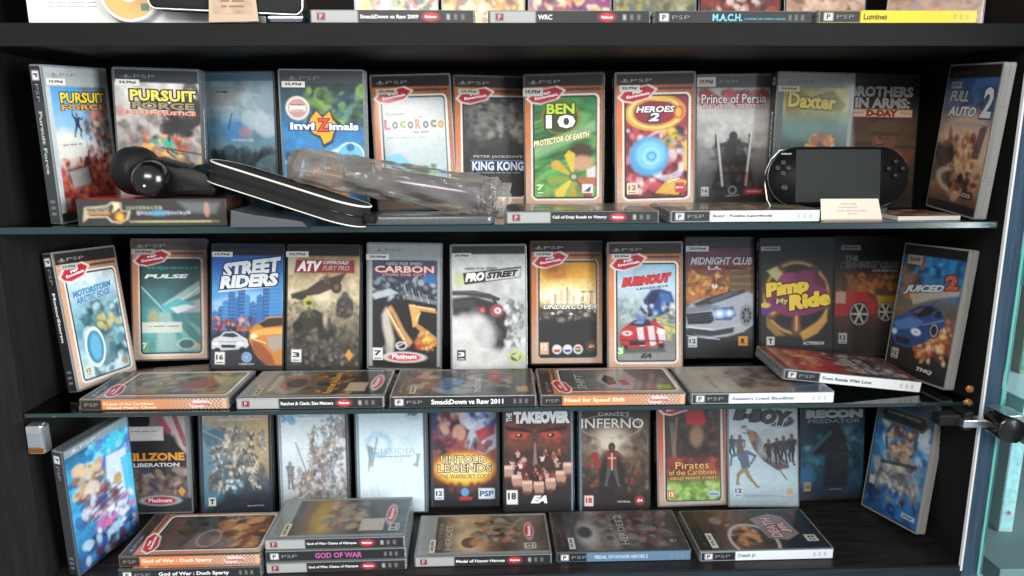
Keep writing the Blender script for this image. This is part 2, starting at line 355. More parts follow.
@cover
def extreme():
    c = front().G('c9c6c4', 'bab5b2', '9c9490', '87807c', 'a49c98', '8c8684'); c.N(.4, 6, 4)
    c.B((.0, .34, 1, .56), 80, ['2a2828', '8a8682', 'c8c2bc', '4a4644', 'a04838', 'b8b0a8'], .02, .08, .5, 8)
    c.O(.84, .30, .16, .15, .10, '1e1d1e', .95, .02).O(.9, .22, .09, .2, .05, '26252a', .85, .02).E(.70, .40, .15, .085, '161618', .95, .03).B((.56, .32, .9, .46), 20, ['161618', '242326'], .03, .07, .8, 5)
    c.P([(.02, .58), (.5, .46), (.56, .5), (.3, .6), (.05, .66)], '8c8480', .6, .03).B((.28, .48, .78, .70), 90, ['d8682c', 'f0a050', 'b03c20', '2f8a78', '3aa090', '20302c', 'd8c070', '8c2c20'], .012, .045, .85, 9)
    c.Z(.62, .56, .30, ((-.2, -.1), (-.3, -.02), (.2, -.12), (.34, -.05), (-.1, .15), (.1, .3), (.1, .12), (.28, .22)), '2c3c30', '2e9c8a', '1c4c44')
    c.L(.55, .56, 1, .60, .02, '3a3636').B((.3, .64, 1, .95), 110, ['1a1a1b', '3c3a3a', '6a6664', 'c8b480', '2c2a2a', '8c6c54'], .015, .06, .75, 10)
    c.t('PURSUIT', .57, .185, .78, .075, 'd8cc58', '1a1a18', .09).t('FORCE', .57, .258, .74, .045, '8f8258', '26221e', .09).t('EXTREME JUSTICE', .52, .312, .86, .032, 'd9a08c', 'a03c34', .06)
    c.E(.02, .3, .08, .08, 'b04840', .4, .05); hdr(c, '26292b', '7a7f80', .095); return c
@cover
def blueflight():
    c = front().G('7c9fb0', '9fb0b8', '6f9db8', '6d8c98', '3c4c54', '2c343a'); c.N(.35, 4, 12)
    c.P([(0, .1), (.6, .1), (.6, .24), (.0, .25)], '8e8f90', .75, .02); c.B((.5, .2, 1, .4), 10, ['b4c4cc', '5c7484', '8ca4b0'], .1, .25, .6, 2)
    c.E(.42, .44, .2, .14, '4b86b8', .9, .06).E(.57, .44, .09, .07, 'b07c78', .7, .05).L(.38, .3, .32, .42, .02, '26405c', .8)
    c.B((0, .6, 1, 1), 34, ['14181c', '2c3a40', '5f7e88', '1c2428'], .06, .2, .7, 6)
    c.bars(.52, .5, .34, .022, 'a9bfc8', 4); c.Q(0, 0, 1, .06, '55717f'); c.t('- ----', .25, .14, .16, .01, '333'); return c
@cover
def inviz():
    c = front().G('1b2a30', '22404c', '2f6ea0', '3c8cc8', '5aa8dc', '4488b8'); c.N(.3, 8, 31)
    c.B((.3, .12, 1, .42), 34, ['4f7a38', '88a848', '26363a', '1a262c', '5c8480', '6a9448'], .03, .1, .7, 41)
    c.B((.05, .6, 1, .85), 30, ['eaf2f6', '7ab8e0', '2c5c8c', '1f3450', 'bcdcec'], .03, .1, .7, 42)
    c.B((.35, .68, .75, .9), 26, ['d8803c', 'c85c30', 'f0b468', 'b04028'], .03, .09, .85, 43)
    c.P([(.42, .6), (.5, .85), (.36, .82)], 'd86c34').P([(.56, .57), (.66, .86), (.48, .86)], 'c86038').P([(.68, .65), (.78, .88), (.62, .86)], 'e09050')
    c.E(.2, .27, .145, .145, 'd8d4d0').E(.2, .27, .12, .12, 'b88c88').Q(.1, .25, .3, .29, 'dcd8d4'); c.t('POLSKA', .2, .245, .16, .012, '555').t('WERSJA', .2, .285, .16, .012, '955')
    c.P([(.33, .33), (.42, .27), (.5, .32), (.6, .27), (.65, .34), (.74, .38), (.66, .44), (.62, .52), (.5, .56), (.46, .49), (.36, .46), (.28, .40)], '2a3040').P([(.36, .34), (.43, .29), (.5, .34), (.59, .29), (.62, .35), (.69, .39), (.63, .44), (.6, .50), (.51, .53), (.47, .47), (.38, .45), (.32, .40)], 'e0a428')
    c.t('invi', .25, .40, .3, .05, 'f4f6f8', '17467e', .1).t('Z', .51, .39, .14, .085, 'd0483c', '601818', .05).t('imals', .76, .40, .36, .05, 'f4f6f8', '17467e', .1)
    c.E(.83, .62, .17, .17, '6fb8dc').O(.83, .62, .17, .17, .02, 'd0e8f4').E(.83, .55, .05, .05, '2c6c9c').t('PlayStation', .83, .61, .2, .014, '245').t('Network', .83, .64, .16, .014, '245')
    c.Q(0, .78, .14, .9, 'a02c34', .7); hdr(c, '3a4042', '7c8284'); return c
@cover
def loco():
    c = front().G('c4caca', 'c0c8ca', 'b8c4c8', 'a8c0c8'); c.P([(.1, .64), (.3, .61), (.42, .68), (.46, .8), (.1, .9)], '7cc0dc', 1, .02).P([(.95, .72), (.8, .78), (.78, .97), (.95, .97)], '88b8d8', 1, .02)
    c.B((.45, .72, .75, .82), 14, ['4a9c50', '3a8444', '68b468'], .02, .05, .9, 4); c.E(.6, .765, .1, .055, '4a9c50', 1, .02)
    for i, (ch, k) in enumerate(zip('LocoRoco', ['b02c5c', '505458', '7a8c50', '505458', 'd06c3c', '505458', '7a6a50', 'c09038'])): c.t(ch, .17+i*.099, .385+.006*(i % 2), .08, .06 if ch != 'L' and ch != 'R' else .075, k, bold=.05)
    c.t('Cocoreccho', .28, .30, .26, .026, '8a9090').t('--- -----', .6, .45, .2, .012, '777').t('--- - ---- - ---', .4, .49, .5, .008, '999'); c.E(.6, .33, .012, .012, 'c33').E(.75, .38, .012, .012, '555')
    return ess(c)
@cover
def kong():
    c = front().G('3a3a3a', '5c5b5a', '343332', '171616', '100f0f'); c.N(.9, 9, 22)
    c.B((.3, .17, .95, .5), 160, ['565452', '8c8883', '242222', '161515', '46423f', 'a09c96', '1a1919'], .015, .06, .55, 12, .04)
    for i in range(5): c.O(.35+.12*i, .3+.05*(i % 2), .16, .1, .02, '8c8883', .35, .03, 20*i)
    c.E(.72, .62, .3, .16, '0e0d0d', .8, .15)
    c.t("PETER JACKSON'S", .57, .645, .66, .024, 'b0b2b6', bold=.01).t('KING KONG', .57, .72, .7, .07, 'c8d4ec', '2c3c6c', .05).t('--- -------- --- -- --- -----', .57, .775, .6, .009, '777')
    c.L(.2, .675, .9, .675, .012, '6c7ca4').L(.22, .685, .22, .78, .01, '6c7ca4'); return ess(c, 'c8763f')
@cover
def ben():
    c = front().G('1f5a34', '2e7a3e', '2a6434', '47904a', '8ab060'); c.N(.5, 6, 6)
    for i in range(9): c.O(.2+.05*i, .3+.06*i, .5, .14, .03, ['4f9c4a', '173c24', '7cb860'][i % 3], .6, .03, -18)
    c.P([(.1, .56), (.9, .36), (.92, .44), (.1, .66)], 'a4c89c', .5, .05)
    c.E(.72, .6, .17, .12, '3c2622', .95, .05).E(.73, .69, .16, .1, 'c89878', .9, .05).P([(.8, .74), (.95, .7), (.95, .9), (.8, .86)], 'd8d8d4', .9, .03)   # plain brown, tan and white masses
    for a, k in ((-100, 'd8b83c'), (-145, 'c8a434'), (170, '8a9c40'), (130, 'e0c84c'), (95, 'b89c38'), (50, 'a03c2c'), (15, 'b85c3c')):
        q, p = math.cos(R(a)), math.sin(R(a)); u, v = .63, .8
        c.P([(u, v), (u+.3*q-.07*p, v+(.3*p+.07*q)*.6), (u+.36*q, v+.36*p*.6), (u+.3*q+.07*p, v+(.3*p-.07*q)*.6)], k, .95, .015)
    c.E(.63, .8, .06, .06, '48584c').E(.63, .8, .035, .035, 'a8b8a0')
    c.E(.46, .33, .25, .22, '8a6a1c', .9, .02).E(.46, .33, .22, .2, '2a4418').t('BEN', .46, .262, .36, .075, 'c0dc3c', '1c3c14', .06).t('10', .46, .362, .38, .10, 'f4f4f0', '23301c', .06).E(.57, .362, .035, .035, '222')
    c.t('PROTECTOR OF EARTH', .47, .50, .74, .045, 'f0ecc0', '7a6420', .05, sh=.3, rot=-9)
    age(c, '7', .19, .89, 'f4f4f4', '5ca03c'); c.Q(.74, .86, .88, .93, 'e8e8ec').P([(.76, .92), (.86, .87), (.84, .92)], '26303c')
    return ess(c, 'c87840')
@cover
def ninja():
    c = front().G('a83c50', '902c44', '9c3c4c', '7a2434', '8a2c38'); c.N(.4, 6, 7)
    c.B((.1, .42, .95, .95), 60, ['c04c5c', 'e8dcdc', '8a1c30', '5c1424', 'd87c80', '3c2024'], .03, .1, .7, 14)
    c.O(.62, .62, .3, .3, .03, 'e0d4e4', .7, .03).O(.66, .68, .22, .24, .05, 'c8d0e8', .6, .03)
    c.B((.6, .42, .9, .58), 12, ['d8c040', '4a6c3c', 'c8904c', '2a2c38'], .03, .07, .8, 15)
    c.E(.42, .64, .26, .26, '4c9cd0', .95, .05).E(.44, .63, .19, .19, '7cc4e4', .9, .06).O(.45, .64, .1, .1, .02, 'b4e0f0', .7, .03).O(.45, .64, .05, .05, .02, '2c84bc', .8)
    c.P([(.5, .93), (.7, .8), (.93, .84), (.8, .95)], 'd8b040', .9, .02).P([(.88, .55), (.95, .55), (.95, .78), (.86, .74)], 'e0b848', .9, .02).t('action', .74, .83, .16, .022, 'e8ecf4', '203060', .05, rot=-14)
    c.O(.5, .3, .33, .2, .075, 'd89c38', 1, .02, -4).O(.5, .3, .33, .2, .02, 'f0d880', 1).E(.5, .3, .28, .15, '8a2430').P([(.35, .2), (.62, .17), (.7, .22), (.5, .21)], 'e8c058')
    c.t('HEROES', .5, .275, .5, .045, 'f0ecec', '40283c', .09, sh=.2).t('2', .48, .335, .14, .06, 'f4f0ec', '203048', .09, sh=.2).E(.8, .3, .07, .09, 'c8503c').E(.8, .3, .04, .06, 'e8b04c')
    age(c, '12', .2, .89, 'a05c3c', 'e8d4c0', .14, .09); c.Q(.76, .85, .88, .93, 'c8303c').t('BANDAI', .82, .89, .09, .014, 'fff')
    return ess(c)
@cover
def persia():
    c = front().G('a8a6a4', 'bcb8b6', 'aaa6a4', '7c7a7a', '454343', '1c1b1c'); c.N(.3, 6, 5); c.E(.5, .42, .36, .26, 'd8d6d4', .6, .25)
    c.B((.0, .36, 1, .56), 60, ['c8c6c4', '8c8a8a', 'a4a2a0'], .03, .09, .3, 8, .05)
    c.Z(.5, .70, .85, ((-.27, -.27), (-.27, -.44), (.27, -.27), (.27, -.44), (-.12, .14), (-.2, .3), (.12, .14), (.2, .3)), '1c1a1c', '232124', '1c1a1c')
    c.P([(.30, .70), (.42, .50), (.60, .50), (.72, .70), (.82, .92), (.2, .92)], '1a181a', .95, .04).B((.2, .55, .8, .9), 90, ['141314', '302c2e', '4c4444', '242224'], .015, .05, .6, 3)
    c.L(.27, .40, .36, .88, .035, '9c9894', .95).L(.27, .40, .36, .88, .012, 'e0dcd8', .8).L(.76, .40, .68, .88, .035, '9c9894', .95).L(.76, .40, .68, .88, .012, 'e0dcd8', .8).L(.69, .78, .67, .88, .03, '8c2c30', .8)
    c.B((.06, .13, .95, .22), 60, ['a83034', '8c2428', 'c04c4c'], .02, .06, .8, 9, .02); c.t('Prince of Persia', .5, .185, .88, .07, 'f0eeee', '4a1c1c', .05, bold=.01).t('REVELATIONS', .5, .245, .84, .032, 'd8b8b4', '702428', .04)
    age(c, '16', .12, .925, '222', 'b8b8b6', .1, .075); c.O(.5, .92, .05, .05, .02, '7a848c').t('UBISOFT', .5, .965, .2, .014, '8a8a8a').Q(.66, .91, .95, .96, '8c2430').bars(.8, .935, .2, .018, 'd8a0a0', 3)
    c.Q(0, 0, 1, .1, '4c4846'); psp(c, fg='8c8886', u=.4); return c
@cover
def daxter():
    c = front().G('8c8c48', '9c9850', '4a6460', '26383c', '1c2a30', '18242a'); c.N(.35, 5, 23)
    c.O(.4, .28, .42, .28, .05, '3f6c64', .6, .06).E(.38, .44, .32, .13, '5c8078', .6, .1)
    c.P([(.08, .16), (.3, .13), (.42, .18), (.72, .13), (.92, .24), (.84, .29), (.4, .27), (.12, .31)], '6a5820', .9, .04).t('Daxter', .46, .215, .64, .11, 'b09838', '3c4c20', .07, rot=3)
    c.B((.45, .48, .78, .84), 30, ['b07840', 'c89458', '7c4428', '9c5c34', '5a3424'], .03, .075, .85, 24); c.L(.42, .56, .62, .6, .05, 'b8844c').L(.78, .58, .66, .66, .04, 'c08c54').L(.55, .84, .85, .78, .06, 'b88848')
    c.E(.3, .86, .1, .08, '1c2230', .9, .03).Q(.42, .87, .96, .92, 'a8a8a4').t('- --- -----', .6, .895, .3, .01, '555')
    c.Q(0, .0, 1, .11, '6e6c68').Q(0, .1, .075, 1, '44504e').Q(.95, .1, 1, 1, '6a7470'); psp(c, v=.07, fg='4c4a48'); return c
@cover
def brothers():
    c = front().G('161414', '1c1818', '4c3028', '4a2e26', '38241f', '1c1513'); c.N(.5, 7, 4)
    for u, v, s_ in ((.2, .58, .2), (.85, .6, .17), (.55, .5, .22)):
        c.P([(u-s_*1.2, v+s_*1.5), (u-s_*.5, v+s_*.62), (u+s_*.5, v+s_*.62), (u+s_*1.2, v+s_*1.5)], '3c3024', 1, .03).E(u, v+.01, s_*.68, s_*.95, '7c4c38', .95, .04).E(u+s_*.2, v+.02, s_*.36, s_*.7, '5c3426', .7, .06)
        c.E(u, v-s_*.30, s_*.98, s_*.55, '4c3c28', 1, .025).P([(u-s_*1.02, v-s_*.2), (u+s_*1.02, v-s_*.2), (u+s_*.8, v-s_*.08), (u-s_*.8, v-s_*.08)], '3a2c1c', 1, .01)
        for d in (-1, 1): c.E(u+d*s_*.24, v+s_*.04, s_*.14, s_*.05, '24140f', .9, .01).L(u+d*s_*.62, v, u+d*s_*.4, v+s_*.55, .012, '2c2018', .8)
        c.P([(u-s_*.04, v+s_*.05), (u+s_*.04, v+s_*.05), (u+s_*.1, v+s_*.24), (u-s_*.1, v+s_*.24)], '5c3426', .8, .02).E(u, v+s_*.36, s_*.2, s_*.05, '3c1c16', .8, .01)
    c.B((0, .72, 1, 1), 80, ['2c2018', '4a3424', '1a1412', '3c2c20'], .02, .07, .6, 6)
    c.t('BROTHERS', .48, .135, .88, .08, 'a8a4a0', bold=.05).t('IN ARMS:', .5, .225, .76, .08, 'a8a4a0', bold=.05).Q(.02, .275, .92, .335, 'c8a890').t('D-DAY', .5, .305, .44, .05, '8a1c20', bold=.07).L(.06, .305, .24, .305, .01, '8a1c20').L(.76, .305, .9, .305, .01, '8a1c20')
    c.Q(0, 0, 1, .075, '161616'); psp(c, v=.045, fg='3c3c3c'); return c
@cover
def fullauto():
    c = front().G('2c3c5c', '34507c', '4c5870', 'c8a088', 'd8b090', 'b07c5c', '5c4438'); c.N(.35, 6, 9)
    c.B((.3, .1, 1, .32), 14, ['24406c', '1c2c4c', '3c6090'], .08, .2, .6, 2).E(.55, .5, .42, .3, 'd8b49c', .8, .15).B((.15, .5, .8, .8), 34, ['e0b068', 'c07840', 'a04c34', 'e8c898', '6c3c34'], .03, .09, .7, 3)
    c.P([(.82, .42), (.95, .42), (.88, .66), (.74, .66)], '4c3c44', .9, .02).B((0, .6, .4, .85), 26, ['1c1a1c', '3c3634', '5c4c44'], .05, .12, .8, 7)
    c.O(.45, .84, .3, .13, .05, 'd0b8a8', .8, .03, 10).B((.4, .78, .95, .95), 20, ['8a4c34', 'c8a080', '2c2424', 'a87858'], .04, .1, .8, 8)
    c.t('FULL', .3, .22, .38, .075, '9aa49c', '24303c', .05, sh=.2).t('AUTO', .4, .33, .56, .07, 'd4d8d8', '303c4c', .05, sh=.2).t('2', .86, .26, .2, .2, 'd0d4d8', '303c4c', .04, sh=.1).t('BATTLELINES', .58, .42, .56, .03, 'a4a8ac')
    c.Q(.68, .9, .9, .95, '2c2828').t('ESRB', .79, .925, .18, .03, 'a89c90'); hdr(c, '1a1614', '5c544c'); return c
# ---- middle shelf, standing
@cover
def arctic():
    c = front().G('c9d6dc', 'd4e0e4', '8fb8c4', '5c98a8', 'a8ccd4', 'c8dce4'); c.N(.3, 6, 3)
    c.B((.3, .42, .95, .95), 60, ['4c7c88', '2c5460', '9cc4cc', 'd0e4e8', '6ca4b0', '1c404c'], .04, .12, .7, 4).P([(.42, .5), (.6, .42), (.72, .56), (.66, .9), (.36, .9)], '34606c', .6, .06)
    c.B((.5, .52, .85, .62), 8, ['d8c88c', 'c8b870'], .03, .07, .7, 7).E(.38, .74, .15, .24, '3c80a0', .95, .02).E(.39, .74, .09, .17, '6cb4d4', .9, .03).O(.38, .74, .15, .24, .03, 'e0f0f4', .9)
    c.L(.2, .5, .45, .56, .02, '445c64', .8).t('MOTORSTORM', .5, .3, .66, .045, '3c88b8', '8cb4c8', .05, sh=.2, rot=-6).t('ARCTIC EDGE', .5, .355, .6, .05, '2c7cb4', 'bcd8e4', .05, sh=.2, rot=-6)
    age(c, '12', .2, .9, '666', 'd8d4a8', .1, .07); c.E(.82, .9, .04, .04, 'd08850'); return ess(c, 'd0a488')
@cover
def pulse():
    c = front().G('33484c', '2c4448', '2e5c60', '3c8084', '4c9494', '5c9c9c'); c.N(.3, 5, 8)
    c.P([(.9, .35), (.93, .45), (.45, .58), (.4, .55)], 'a8c4c4', .8, .03).P([(.93, .5), (.95, .62), (.55, .62), (.5, .58)], 'c4b8c8', .6, .03).P([(.6, .62), (.95, .78), (.95, .95), (.7, .95)], '84b8b8', .6, .04).P([(.35, .62), (.5, .6), (.62, .95), (.3, .95)], 'a4c0bc', .6, .04)
    c.P([(.62, .6), (.93, .84), (.93, .95), (.52, .65)], '2c7478', .8, .02)
    c.L(.12, .4, .42, .6, .02, 'a8c8c8', .8).L(.93, .4, .45, .6, .02, 'd0e4e0', .8).P([(.35, .58), (.6, .5), (.84, .54), (.8, .59), (.5, .62)], '3ca4b0', .9, .02).P([(.5, .58), (.72, .55), (.86, .57), (.6, .63)], 'd8dce0', .8, .02)
    c.E(.28, .66, .08, .12, 'a8a470', .7, .06).Q(.03, .7, .66, .79, 'c4ccc4').t('- ------ ------', .42, .735, .4, .01, '888').t('wipeout', .55, .24, .72, .04, '2f8f90', None, sh=.2).t('PULSE', .46, .31, .6, .035, 'e8f0f0', sh=.2, bold=.05)
    c.Q(.09, .86, .21, .96, '6ca478').t('7', .15, .9, .06, .05, 'dfe8d8').E(.86, .91, .045, .045, 'c8a078').E(.72, .89, .1, .06, '2c4c54', .8).O(.72, .89, .12, .08, .02, 'a8d0d0', .7)
    return ess(c, 'cf9272', 'd8d0c8', '4a4644')
@cover
def street():
    c = front().G('2050a0', '2c64b0', '4c94d0', '2c5c90', '2a3038', '1c1c22'); c.N(.15, 6, 2); c.P([(.0, .46), (.5, .38), (1, .42), (1, .54), (.4, .56), (0, .62)], 'a8d4f0', .6, .1)
    for i, (u, h_, w_) in enumerate(((.05, .08, .05), (.13, .12, .04), (.2, .17, .05), (.28, .24, .05), (.36, .2, .04), (.42, .29, .05), (.5, .22, .04), (.58, .16, .05), (.68, .22, .05), (.78, .30, .06), (.9, .38, .09))):
        k = ['2c6cac', '1c5490', '3c84c0', '245c98'][i % 4]; c.Q(u-w_, .64-h_, u+w_, .70, k, .95); c.P([(u-w_, .64-h_), (u, .62-h_), (u+w_, .64-h_)], k)
        for j in range(int(h_*30)): c.L(u-w_*.7, .65-h_+.03*j, u+w_*.7, .65-h_+.03*j, .008, '7cb4dc' if i % 2 else '16407c', .5)
    c.B((0, .6, .62, .70), 60, ['8c2c24', '2c2c34', 'b0543c', '1c1c24', 'd0a890', '3c3c48'], .01, .035, .85, 3)
    for u, k in ((.1, '7c2824'), (.24, '34343c'), (.4, 'a84030'), (.52, '8c5c3c')): c.Z(u, .70, .22, STAND, 'b08868', k, '1c1c24')
    c.Q(0, .74, 1, 1, '22242a', .9).P([(0, .86), (.5, .82), (.5, 1), (0, 1)], '2c2e34', .8, .03)
    c.P([(0, .80), (.03, .77), (.12, .75), (.18, .715), (.32, .71), (.42, .745), (.5, .77), (.53, .82), (.48, .85), (.06, .87), (0, .85)], 'c0c4cc', 1, .012).P([(.14, .752), (.19, .725), (.31, .72), (.39, .75), (.3, .76)], '26303c', 1, .008).L(.02, .80, .46, .79, .01, '7c848c').E(.06, .81, .035, .02, 'f4f8ff').E(.4, .805, .035, .02, 'f4f8ff').Q(.14, .82, .34, .845, '1c1e24').E(.08, .865, .05, .035, '101014').E(.44, .855, .05, .035, '101014')
    c.P([(.54, .70), (.6, .66), (.72, .62), (.8, .585), (1, .58), (1, .98), (.8, .98), (.66, .92), (.58, .84), (.53, .78)], 'c07c34', 1, .015).P([(.66, .645), (.80, .598), (1, .59), (1, .655), (.74, .675)], '2c2620', 1, .01).P([(.55, .71), (.7, .685), (1, .675), (1, .72), (.6, .745)], 'e0a858', .9, .02).P([(.78, .75), (1, .73), (1, .84), (.88, .87), (.8, .82)], '9c9890', .9, .02).P([(.56, .78), (.7, .8), (.86, .9), (.9, .98), (.76, .98), (.6, .88)], '8c4a30', .9, .03).L(.55, .76, .76, .80, .014, 'f4d8a0', .8).E(.6, .745, .045, .028, 'fff0c8')
    c.t('STREET', .56, .185, .84, .12, 'e0e4e8', '1c2c50', .07, sh=.2, rot=-7, bold=.06).t('RIDERS', .52, .295, .84, .105, 'e0e4e8', '1c2c50', .07, sh=.2, rot=-4, bold=.06).L(.1, .385, .86, .335, .02, 'd0d8e0')
    age(c, '16', .12, .93, '222', 'dcdcd8', .14, .1); c.E(.5, .92, .07, .07, '8cacd0').O(.5, .92, .04, .04, .015, '4c70a0').t('UBISOFT', .5, .975, .22, .014, 'b4b4b8'); hdr(c, '141418', '44484c'); return c
@cover
def atv():
    c = front().G('7c6448', 'a8936c', 'c0b394', '8c8068', '38342e', '201e1c'); c.N(.5, 9, 3)
    c.E(.8, .50, .13, .17, '232120', .95, .04).E(.56, .70, .15, .13, '1a1918', .95, .05).E(.8, .40, .045, .045, '4c4640').E(.56, .61, .05, .045, '3c3834').E(.2, .74, .14, .10, '1e1d1c', .9, .05)
    c.B((.0, .8, 1, .98), 60, ['8c8474', '2a2826', '141312', '5c5448'], .01, .03, .7, 12)
    c.B((0, .46, 1, .98), 260, ['1e1c1b', '38342f', '5c5448', '2a2826', '6c5c50', '4a463e', '141312', '7c7264'], .008, .035, .6, 2)
    c.E(.48, .38, .12, .2, 'd8ccb0', .8, .1)
    c.P([(.04, .40), (.26, .36), (.46, .28), (.66, .25), (.82, .22), (.74, .3), (.6, .36), (.44, .40), (.2, .42), (.06, .44)], '3c2c24', 1, .02).E(.68, .34, .075, .085, '241c18').E(.68, .34, .04, .045, '5c5040').E(.18, .42, .09, .045, '2c241e')
    c.Z(.52, .30, .24, ((-.22, -.2), (-.36, -.02), (.16, -.16), (.22, .0), (-.2, .12), (-.42, .16), (.12, .14), (.22, .24)), '6c5444', '5c443c', '3c2c28', turn=18)
    c.P([(.12, .62), (.2, .54), (.38, .52), (.52, .56), (.5, .64), (.3, .7), (.14, .7)], '26281f', 1, .03).E(.14, .66, .07, .08, '161512').E(.46, .64, .06, .07, '161512').Z(.3, .58, .26, ((-.22, -.16), (-.3, .0), (.24, -.14), (.34, -.02), (-.12, .12), (-.1, .2), (.12, .12), (.1, .2)), '4c5438', '4c5438', '2c2e26')
    c.E(.29, .46, .07, .06, 'b0b040', 1, .02).E(.3, .47, .045, .03, '3c4028').E(.53, .6, .03, .09, 'c4b494', .8, .04)
    c.Q(.03, .12, .93, .225, '8c2028').P([(0, .1), (.12, .1), (.08, .24), (0, .24)], 'c0b49c').t('ATV', .3, .17, .36, .085, 'f0ecec', sh=.3, bold=.06).t('OFFROAD', .67, .14, .36, .03, 'd8ccc4', '802', .03, sh=.3).t('FURY PRO', .67, .185, .38, .04, 'b89c94', '602', .03, sh=.3)
    age(c, '3', .13, .9, '222', 'dcdcd8', .14, .1); c.P([(.86, .84), (.92, .89), (.87, .94), (.81, .89)], 'c88c38'); hdr(c, '171718', '3c4042'); return c
@cover
def carbon():
    c = front().G('3a4260', '38405c', '1c2028', '14151a', '121214', '101012'); c.N(.4, 12, 8)
    c.B((.06, .28, .95, .44), 130, ['7c8694', '38424c', '1c242c', 'a8b4c0', '20283a', '0e1014'], .01, .04, .75, 5); c.E(.86, .28, .09, .07, '2c6cac', .85, .03).P([(.04, .41), (.3, .36), (.42, .40), (.1, .45)], 'b8c4cc', .8, .02).P([(.5, .40), (.95, .46), (.95, .49), (.55, .45)], '8c949c', .6, .02)
    for i in range(7): c.L(.5+.05*i, .34+.012*i, .54+.05*i, .42+.01*i, .012, ['c8ccd0', '5c646c'][i % 2], .6)
    c.P([(.2, .58), (.3, .5), (.55, .46), (.95, .5), (.95, .72), (.7, .76), (.4, .7)], '16130f', 1, .02)
    c.P([(.19, .58), (.24, .52), (.3, .52), (.3, .62), (.36, .78), (.34, .9), (.27, .92), (.24, .78), (.2, .68)], 'c8c0b4', .9, .05).P([(.24, .53), (.32, .50), (.4, .58), (.5, .70), (.62, .80), (.56, .84), (.44, .76), (.32, .64)], 'c09058', .95, .03).L(.26, .54, .5, .78, .02, 'f0dcb4', .9).L(.32, .56, .42, .68, .012, '3c2c20', .9)
    c.P([(.4, .52), (.56, .47), (.66, .5), (.6, .62), (.5, .64)], '14120f', 1, .02)
    c.P([(.56, .49), (.64, .49), (.72, .54), (.68, .66), (.62, .68), (.6, .6)], 'd8a860', .95, .015).P([(.56, .49), (.92, .52), (.95, .56), (.7, .54)], 'c89850', .95, .015).P([(.64, .66), (.7, .65), (.95, .76), (.95, .82), (.76, .74)], 'c08c4c', .9, .02).P([(.72, .57), (.95, .6), (.95, .72), (.7, .65)], '100f0c').L(.58, .5, .92, .53, .014, 'f0dcb0', .9).L(.66, .62, .72, .56, .014, 'f0dcb0', .8)
    c.E(.78, .80, .13, .09, 'b8702c', 1, .04).E(.82, .78, .07, .05, 'e8b048', 1, .03).E(.72, .84, .06, .04, 'a83428', .8, .03).B((.66, .72, .93, .86), 24, ['f4d890', 'c05c28', '8c3c20', 'e8a040'], .01, .03, .8, 3).O(.46, .83, .07, .05, .02, 'c8c8cc', .9).L(.4, .84, .52, .8, .015, 'd8d8dc', .8)
    c.P([(.2, .84), (.28, .8), (.36, .9), (.28, .96)], '8c8c90', .5, .04)
    c.t('NEED FOR SPEED', .5, .16, .5, .025, '9aa4b0').t('CARBON', .5, .205, .82, .055, 'e8c0b8', '7c2c34', .08).t('OWN THE CITY', .5, .25, .62, .022, 'c08c88'); plat(c, '989c9c')
    age(c, '7', .13, .9, '222', 'dcdcd8', .14, .1); return c
@cover
def prostreet():
    c = front().G('b8bab8', 'c4c6c4', 'b8bab8', 'a4a6a4', 'bcbcbc', 'a8a8a8'); c.N(.15, 7, 4)
    c.B((.4, .3, 1, .5), 30, ['a4a6a6', 'd0d2d0', '94989a'], .04, .1, .4, 6, .06)
    c.P([(0, .42), (.3, .40), (.56, .45), (.66, .48), (.74, .54), (.80, .62), (.80, .72), (.74, .80), (.64, .86), (.5, .86), (.34, .78), (.2, .68), (0, .56)], '1b1a1b', 1, .05).P([(0, .36), (.3, .36), (.5, .385), (.66, .425), (.64, .45), (.42, .42), (.2, .40), (0, .40)], '2c2c2e', 1, .015).P([(.54, .43), (.6, .44), (.64, .5), (.6, .5)], '1c1c1e').L(0, .365, .5, .385, .01, '6c6e70', .8)
    c.P([(.0, .44), (.3, .44), (.34, .5), (0, .5)], '34363a', .8, .03).L(.04, .58, .62, .70, .02, '3c3c3e', .7, .03).L(.3, .76, .66, .82, .03, '0e0e0f', .8, .03)
    c.E(.4, .52, .065, .06, '6c1c28').E(.41, .52, .03, .03, 'c85c6c').E(.61, .525, .095, .085, '9c3044').E(.62, .525, .045, .04, 'f0e0e0').E(.62, .525, .018, .018, '702').E(.42, .61, .03, .02, '4c9c64', .7).E(.55, .615, .04, .015, '3c6c5c', .6)
    c.B((.74, .46, .97, .82), 70, ['c8ccd0', '2c2e30', '9c9ea0', '4c5054', 'e0e4e6', '6c7074'], .01, .04, .8, 6)
    c.B((.0, .60, .5, .97), 60, ['d4d4d2', 'bcbcba', 'e0e0de', 'a4a4a4'], .04, .13, .45, 7, .12).B((.4, .86, 1, .97), 20, ['c8c8c8', '9c9c9c'], .04, .1, .5, 9, .1).O(.86, .9, .1, .08, .03, 'a8c060', .9, .02).E(.86, .9, .07, .055, '2c341c', .9, .02).P([(.8, .89), (.92, .86), (.9, .93)], 'b8c880', .9).E(.1, .27, .07, .1, 'a8c060', .7, .05)
    c.t('NEED FOR SPEED', .4, .185, .44, .02, '444').P([(.15, .22), (.95, .17), (.93, .26), (.17, .315)], '1c1c1c').P([(.46, .215), (.94, .185), (.92, .255), (.46, .285)], 'c4c4c2').t('PRO', .31, .252, .27, .07, 'e8e8e4', sh=.3, rot=-4, bold=.07).t('STREET', .69, .232, .44, .052, '1a1a1a', sh=.3, rot=-5, bold=.07)
    age(c, '3', .12, .88, 'e8e8e8', '262a30', .12, .085); hdr(c, '2b2224', '4c4c4e', .07); return c
